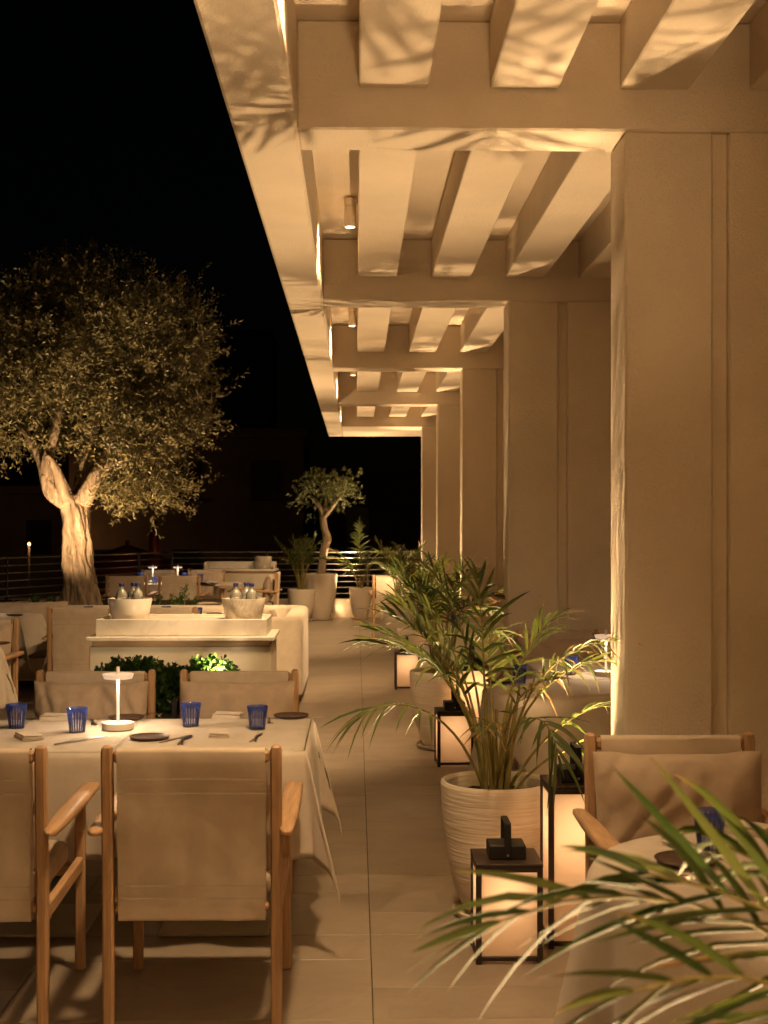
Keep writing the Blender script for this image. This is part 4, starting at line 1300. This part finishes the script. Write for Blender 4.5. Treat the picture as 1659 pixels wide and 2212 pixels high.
# ============================================================ PLANTER AND LARGE OLIVE TREE
pb = MB().box(-5.6, -1.1, 13.75, 16.4, 0, .66, .01).build('raised_bed', 'stucco', None, None)
tag(pb, 'cream raised bed behind the banquette holding the large olive tree', 'planter')
so_ = MB().grid(lambda u, v: (-5.5 + 4.3 * u, 13.85 + 2.45 * v, .665 + .03 * nz(u * 12, v * 9, 1)), 30, 20).build('bed_soil', 'soil', pb, 60)
OY = 15.0
tr = thing('olive_tree', 'large old olive tree with gnarled forked trunk lit from below', 'tree', (AT(170, 1300, OY).x, OY, .66))
to = -Vector(tr.location)
A = lambda x, y, dy=0: AT(x, y, OY) + Vector((0, dy, 0)) + to
def rpx(d): return d * OY / FPX
tk = lim('trunk', tr, [A(172, 1325), A(172, 1290), A(170, 1240), A(168, 1180), A(163, 1120), A(158, 1070)], [rpx(40), rpx(34), rpx(28), rpx(26), rpx(27), rpx(31)], 'bark', 3, .42, 64, 12)
lim('trunk_root', tk, [A(140, 1320, -.05), A(150, 1285, -.03), A(160, 1230)], [rpx(24), rpx(18), rpx(10)], 'bark', 4, .3, 20)
lim('trunk_root', tk, [A(203, 1320, -.05), A(195, 1275, -.03), A(185, 1220)], [rpx(22), rpx(17), rpx(10)], 'bark', 5, .3, 20)
LB = [([A(146, 1085, -.06), A(118, 1062, -.1), A(104, 1030, -.1), A(92, 1000, -.05), A(75, 965, 0), A(40, 920, .1)], [20, 17, 13, 11, 9, 5]),
      ([A(112, 1045, -.1), A(108, 1000, -.12), A(118, 950, -.1), A(126, 905, -.05), A(128, 840, .1)], [14, 13, 11, 8, 5]),
      ([A(152, 1085, -.12), A(140, 1050, -.16), A(130, 1015, -.2), A(112, 985, -.25)], [15, 12, 9, 5]),
      ([A(180, 1085, -.06), A(200, 1050, -.1), A(215, 1020, -.08), A(232, 990, 0), A(250, 930, .1), A(262, 850, .2)], [20, 18, 15, 12, 9, 5]),
      ([A(168, 1080, .1), A(172, 1020, .2), A(190, 950, .3), A(185, 850, .4)], [20, 15, 11, 6]),
      ([A(215, 1020, -.05), A(255, 1000, -.1), A(300, 985, -.05), A(350, 960, 0)], [10, 8, 6, 3])]
for i, (pts, rr) in enumerate(LB):
    lim('limb', tr, pts, [rpx(q) for q in rr], 'bark', 11 + i, .22, 18, 6)
def lobe(x, y, w, h, dy=0, dep=None):
    c = A(x, y, dy); return (tuple(c), (rpx(w), dep or rpx(w) * .9, rpx(h)))
lobes = [lobe(120, 700, 150, 130, .3), lobe(280, 760, 150, 140, .1), lobe(60, 820, 130, 120), lobe(330, 880, 105, 120, .0), lobe(200, 860, 150, 120, .5),
         lobe(300, 1000, 95, 110, .1), lobe(330, 1090, 75, 65, .1), lobe(30, 920, 100, 70, -.1), lobe(225, 945, 100, 50, .1), lobe(360, 700, 62, 75, .2), lobe(180, 620, 120, 60, .3),
         lobe(390, 820, 55, 60, .1), lobe(280, 1110, 40, 40, -.1), lobe(-60, 760, 130, 150, .2), lobe(235, 1040, 50, 30, -.15), lobe(150, 1012, 30, 16, -.25)]
mb = MB(); leaf_cloud(mb, lobes, 8600, .062, .0105, 10, (.12, .34), 5, .45, .35, clump=26, cs=.12, gap=-.3)
mb.build('crown', 'olive', tr, 180)
def wash(name, label, loc, power, target, angle=90, blend=.7, radius=.03, col=WARM):
    t = thing('garden_spotlight', label, 'spotlight', loc, group='garden spotlights at tree feet')
    MB().tube([(0, 0, 0), (0, 0, .10)], .012, 10).build('stake', 'bronze', t)
    d = (Vector(target)).normalized()
    MB().tube([Vector((0, 0, .11)) - d * .04, Vector((0, 0, .11)) + d * .05], [.03, .034], 16).build('head', 'bronze', t)
    light('spot', 'SPOT', t, Vector((0, 0, .11)) + d * .07, power, col, radius, target, angle, blend)
wash('w', 'garden spotlight in the raised bed left of the olive trunk', (AT(120, 1300, 13.85).x, 13.88, .67), 300, (.05, .8, 2.5), 135, 1.0)
wash('w', 'garden spotlight in the raised bed right of the olive trunk', (AT(235, 1300, 13.9).x, 13.9, .67), 70, (.1, .8, 2.4), 110, 1.0)
# low plants in the bed
def low_plant(px, py, Y, h, n, label, seed, m='box', leaf=.035):
    p = AT(px, py, Y)
    t = thing('low_plant', label, 'plant', (p.x, Y, .68), group='low plants in the raised bed')
    mb = MB(); leaf_cloud(mb, [((0, 0, h * .5), (h * .16, h * .16, h * .48))], int(n * .7), leaf * .7, .006, 5, (.02, .05), seed, .6, 1.3)
    mb.build('foliage', m, t, 180)
    MB().tube([(0, 0, -.02), (0, 0, h * .5), (.005, 0, h * .95)], [.008, .006, .002], 6).build('stem', 'bark', t)
for i, (px, h) in enumerate(((30, .14), (75, .18), (110, .16), (236, .17), (262, .2), (345, .15), (371, .16), (386, .17), (399, .26), (420, .14))):
    low_plant(px, 1300, 13.95 + .05 * (i % 3), h, 60, ['small leafy plant at the left end of the raised bed', 'dark leafy plant in the bed left of the olive trunk', 'leafy plant close to the olive trunk foot on its left', 'leafy plant close to the olive trunk foot on its right', 'leafy plant in the bed right of the trunk below far chair',
              'tiny conifer like plant, first of the row before the far right chair', 'tiny conifer like plant, second of the row before the far right chair', 'tiny conifer like plant, third of the row before the far right chair', 'tallest pointed plant in the row before the far right chair', 'last low plant of the bed before the grey bucket'][i], 60 + i)

# ============================================================ PALMS
F1 = [  # azimuth: 180 is towards the left of the photograph, 270 towards the camera
    (192, 20, 130, .80, dict(bare=.55, nl=9, ll=.22, grav=.6, dry=-.3, w=.0068)),      # long frond arching low over the aisle
    (174, 6, 88, .86, dict(bare=.5, nl=14, dry=-.2, ll=.27, w=.0075)),
    (203, 8, 66, .90, dict(bare=.50, nl=13, dry=-.2, ll=.28, w=.0078)),
    (165, 4, 50, .90, dict(bare=.54, nl=12, dry=-.15, ll=.29, w=.0078)),
    (180, 10, 76, .86, dict(bare=.54, nl=12, dry=-.2, ll=.28, w=.0076)),
    (150, 6, 66, .92, dict(bare=.5, nl=13, dry=-.1, ll=.27)),
    (192, 3, 34, .98, dict(bare=.54, nl=12, dry=-.2, ll=.29, lift=.10, w=.0085)),
    (240, 3, 24, .92, dict(bare=.55, nl=10, dry=-.2, ll=.28, lift=.08, w=.0085)),
    (80, 6, 95, .90, dict(bare=.5, nl=14, dry=.15)),
    (20, 7, 116, 1.02, dict(bare=.45, nl=17, dry=.30, ll=.21, w=.0052, grav=.7)),
    (352, 9, 122, .98, dict(bare=.45, nl=16, dry=.12, ll=.25, w=.0062, grav=.6)),
    (335, 6, 104, 1.0, dict(bare=.47, nl=15, dry=.2, ll=.24, w=.006, grav=.5)),
    (8, 30, 96, .66, dict(bare=.58, nl=7, dry=-.3, ll=.25, w=.0085)),
    (345, 38, 108, .50, dict(bare=.66, nl=3, dry=-.4, ll=.20, w=.008)),
    (283, 10, 158, .74, dict(bare=.60, nl=10, dry=-.3, ll=.21, grav=.5)),                # hangs towards the camera in the middle
    (262, 14, 110, .58, dict(bare=.55, nl=8, dry=.4, ll=.18, w=.0055)),
    (50, 4, 60, .82, dict(bare=.52, nl=12, dry=.1)),
    (310, 5, 84, .68, dict(bare=.55, nl=8, dry=.5, ll=.17, w=.005)),
]
palm(.563, 5.45, 'large potted palm with tall canes, second nearest, in the rippled pot', .222, .545, F1, 0, 1, canes=9)
palm(.600, 9.52, 'second potted palm along the aisle behind a short lantern', .222, .545, random_fronds(5, 13, (.75, .98), dict(nl=15)), 0, 2, canes=12)
palm(.620, 13.30, 'third potted palm along the aisle behind the farthest lantern', .222, .545, random_fronds(8, 12, (.65, .95), dict(nl=14)), 0, 3, canes=8)
palm(.570, 17.55, 'fourth potted palm along the aisle in a tall pot', .225, .52, random_fronds(11, 12, (.75, 1.0), dict(nl=14)), 0, 4, canes=8)
F0 = [
    (180, 2, 112, 1.06, dict(bare=.50, nl=13, ll=.235, w=.0058, dry=-.1, grav=.25, twist=58, pw=1.45, lift=.1)),
    (188, 4, 100, .92, dict(bare=.52, nl=9, ll=.25, w=.0058, dry=0, grav=.2, twist=70, pw=1.5, lift=.1)),
    (196, 6, 125, .94, dict(bare=.52, nl=10, ll=.22, w=.0052, dry=.05, grav=.5, twist=30, pw=1.3)),
    (170, 2, 84, .92, dict(bare=.54, nl=9, ll=.27, w=.0065, dry=-.1, grav=.15, twist=80, pw=1.4)),
        (140, 4, 85, .85, dict(bare=.45, nl=11, ll=.26, w=.0075, dry=0, twist=60)),
    (250, 8, 120, .75, dict(bare=.5, nl=11, ll=.22, dry=.1)),
    (110, 5, 70, .95, dict(bare=.45, nl=18, dry=.1)),
    (60, 5, 80, .95, dict(bare=.45, nl=18, dry=0)),
    (10, 8, 95, .95, dict(bare=.45, nl=18, dry=0)),
    (320, 8, 95, .9, dict(bare=.45, nl=18, dry=.1)),
]
palm(.86, 1.62, 'blurred palm closest to the camera at the bottom right corner', .222, .545, F0, 0, 6, canes=6)
FE = lambda s, n: random_fronds(s, n, (.7, .95))
palm(AT(779, 1300, 22.35).x, 22.35, 'far potted palm with one upright fan frond at the terrace end', .19, .52,
     [(270, 3, 8, 1.15, dict(bare=.40, nl=22, ll=.26, dry=-.2, lift=.05, w=.011)), (185, 10, 70, .85, dict(dry=.3)), (350, 8, 60, .8, dict(dry=.1)), (160, 12, 80, .75, {}), (20, 10, 75, .7, {}), (240, 15, 70, .6, {})], 0, 9)
palm(AT(651, 1300, 21.9).x, 21.9, 'far potted palm left of the small tree at the terrace end', .225, .52, FE(15, 15), 0, 10, canes=6)

# ============================================================ SMALL TREE IN THE LARGE POT AT THE END
SY = 22.25
st = thing('potted_tree', 'small multi branched tree in a large plain pot at the terrace end', 'tree', (AT(691, 1335, SY).x, SY, 0))
make_pot(st, .285, .76, 'pot', True)
to = -Vector(st.location)
B = lambda x, y, dy=0: AT(x, y, SY) + Vector((0, dy, 0)) + to
q = SY / FPX
lim('trunk', st, [B(692, 1262), B(694, 1230), B(699, 1190), B(706, 1165), B(700, 1140), B(697, 1115)], [9 * q, 9 * q, 8.5 * q, 9 * q, 7.5 * q, 7 * q], 'palebark', 31, .18, 20)
for i, (pts, rr) in enumerate([([B(698, 1120), B(712, 1102), B(728, 1080), B(742, 1062, .05), B(750, 1040, .1)], [6, 5, 4, 3, 1.5]), ([B(697, 1120), B(692, 1098), B(680, 1082), B(668, 1072)], [6, 5, 3.5, 1.5]),
                     ([B(699, 1115), B(702, 1085, .1), B(700, 1050, .15)], [4, 3, 1.5]), ([B(728, 1080), B(730, 1055), B(727, 1030)], [3, 2, 1])]):
    lim('branch', st, pts, [a * q for a in rr], 'palebark', 35 + i, .15, 10, 5)
def lobe2(x, y, w, h, dy=0): return (tuple(B(x, y, dy)), (w * q, w * q * .9, h * q))
mb = MB(); leaf_cloud(mb, [lobe2(697, 1062, 34, 24), lobe2(670, 1075, 20, 12), lobe2(735, 1055, 24, 22), lobe2(712, 1038, 26, 14), lobe2(686, 1036, 20, 10), lobe2(757, 1026, 16, 16), lobe2(756, 1074, 18, 9), lobe2(668, 1098, 12, 10), lobe2(650, 1064, 12, 5), lobe2(722, 1086, 14, 7)], 560, .042, .011, 8, (.06, .17), 9, .5, .2, True, clump=9, cs=.08)
mb.build('crown', 'ficus', st, 180)
wash('w', 'garden spotlight on the floor between the far pots', (AT(772, 1330, 22.2).x, 22.66, 0), 300, (-.62, -.4, 1.9), 80, .8, .02)
wash('w', 'garden spotlight washing the low wall between the far pots', (AT(712, 1330, 22.5).x, 22.66, 0), 2.6, (.45, .06, .22), 150, .9, .02)

lamp((-2.95, 8.85), 'added unseen table lamp brightening the left row table')  # out of view, added to lift the dim left tables
lamp((-3.62, 12.35), 'added unseen table lamp brightening the far left table')  # second unseen lamp, added to brighten the banquette side
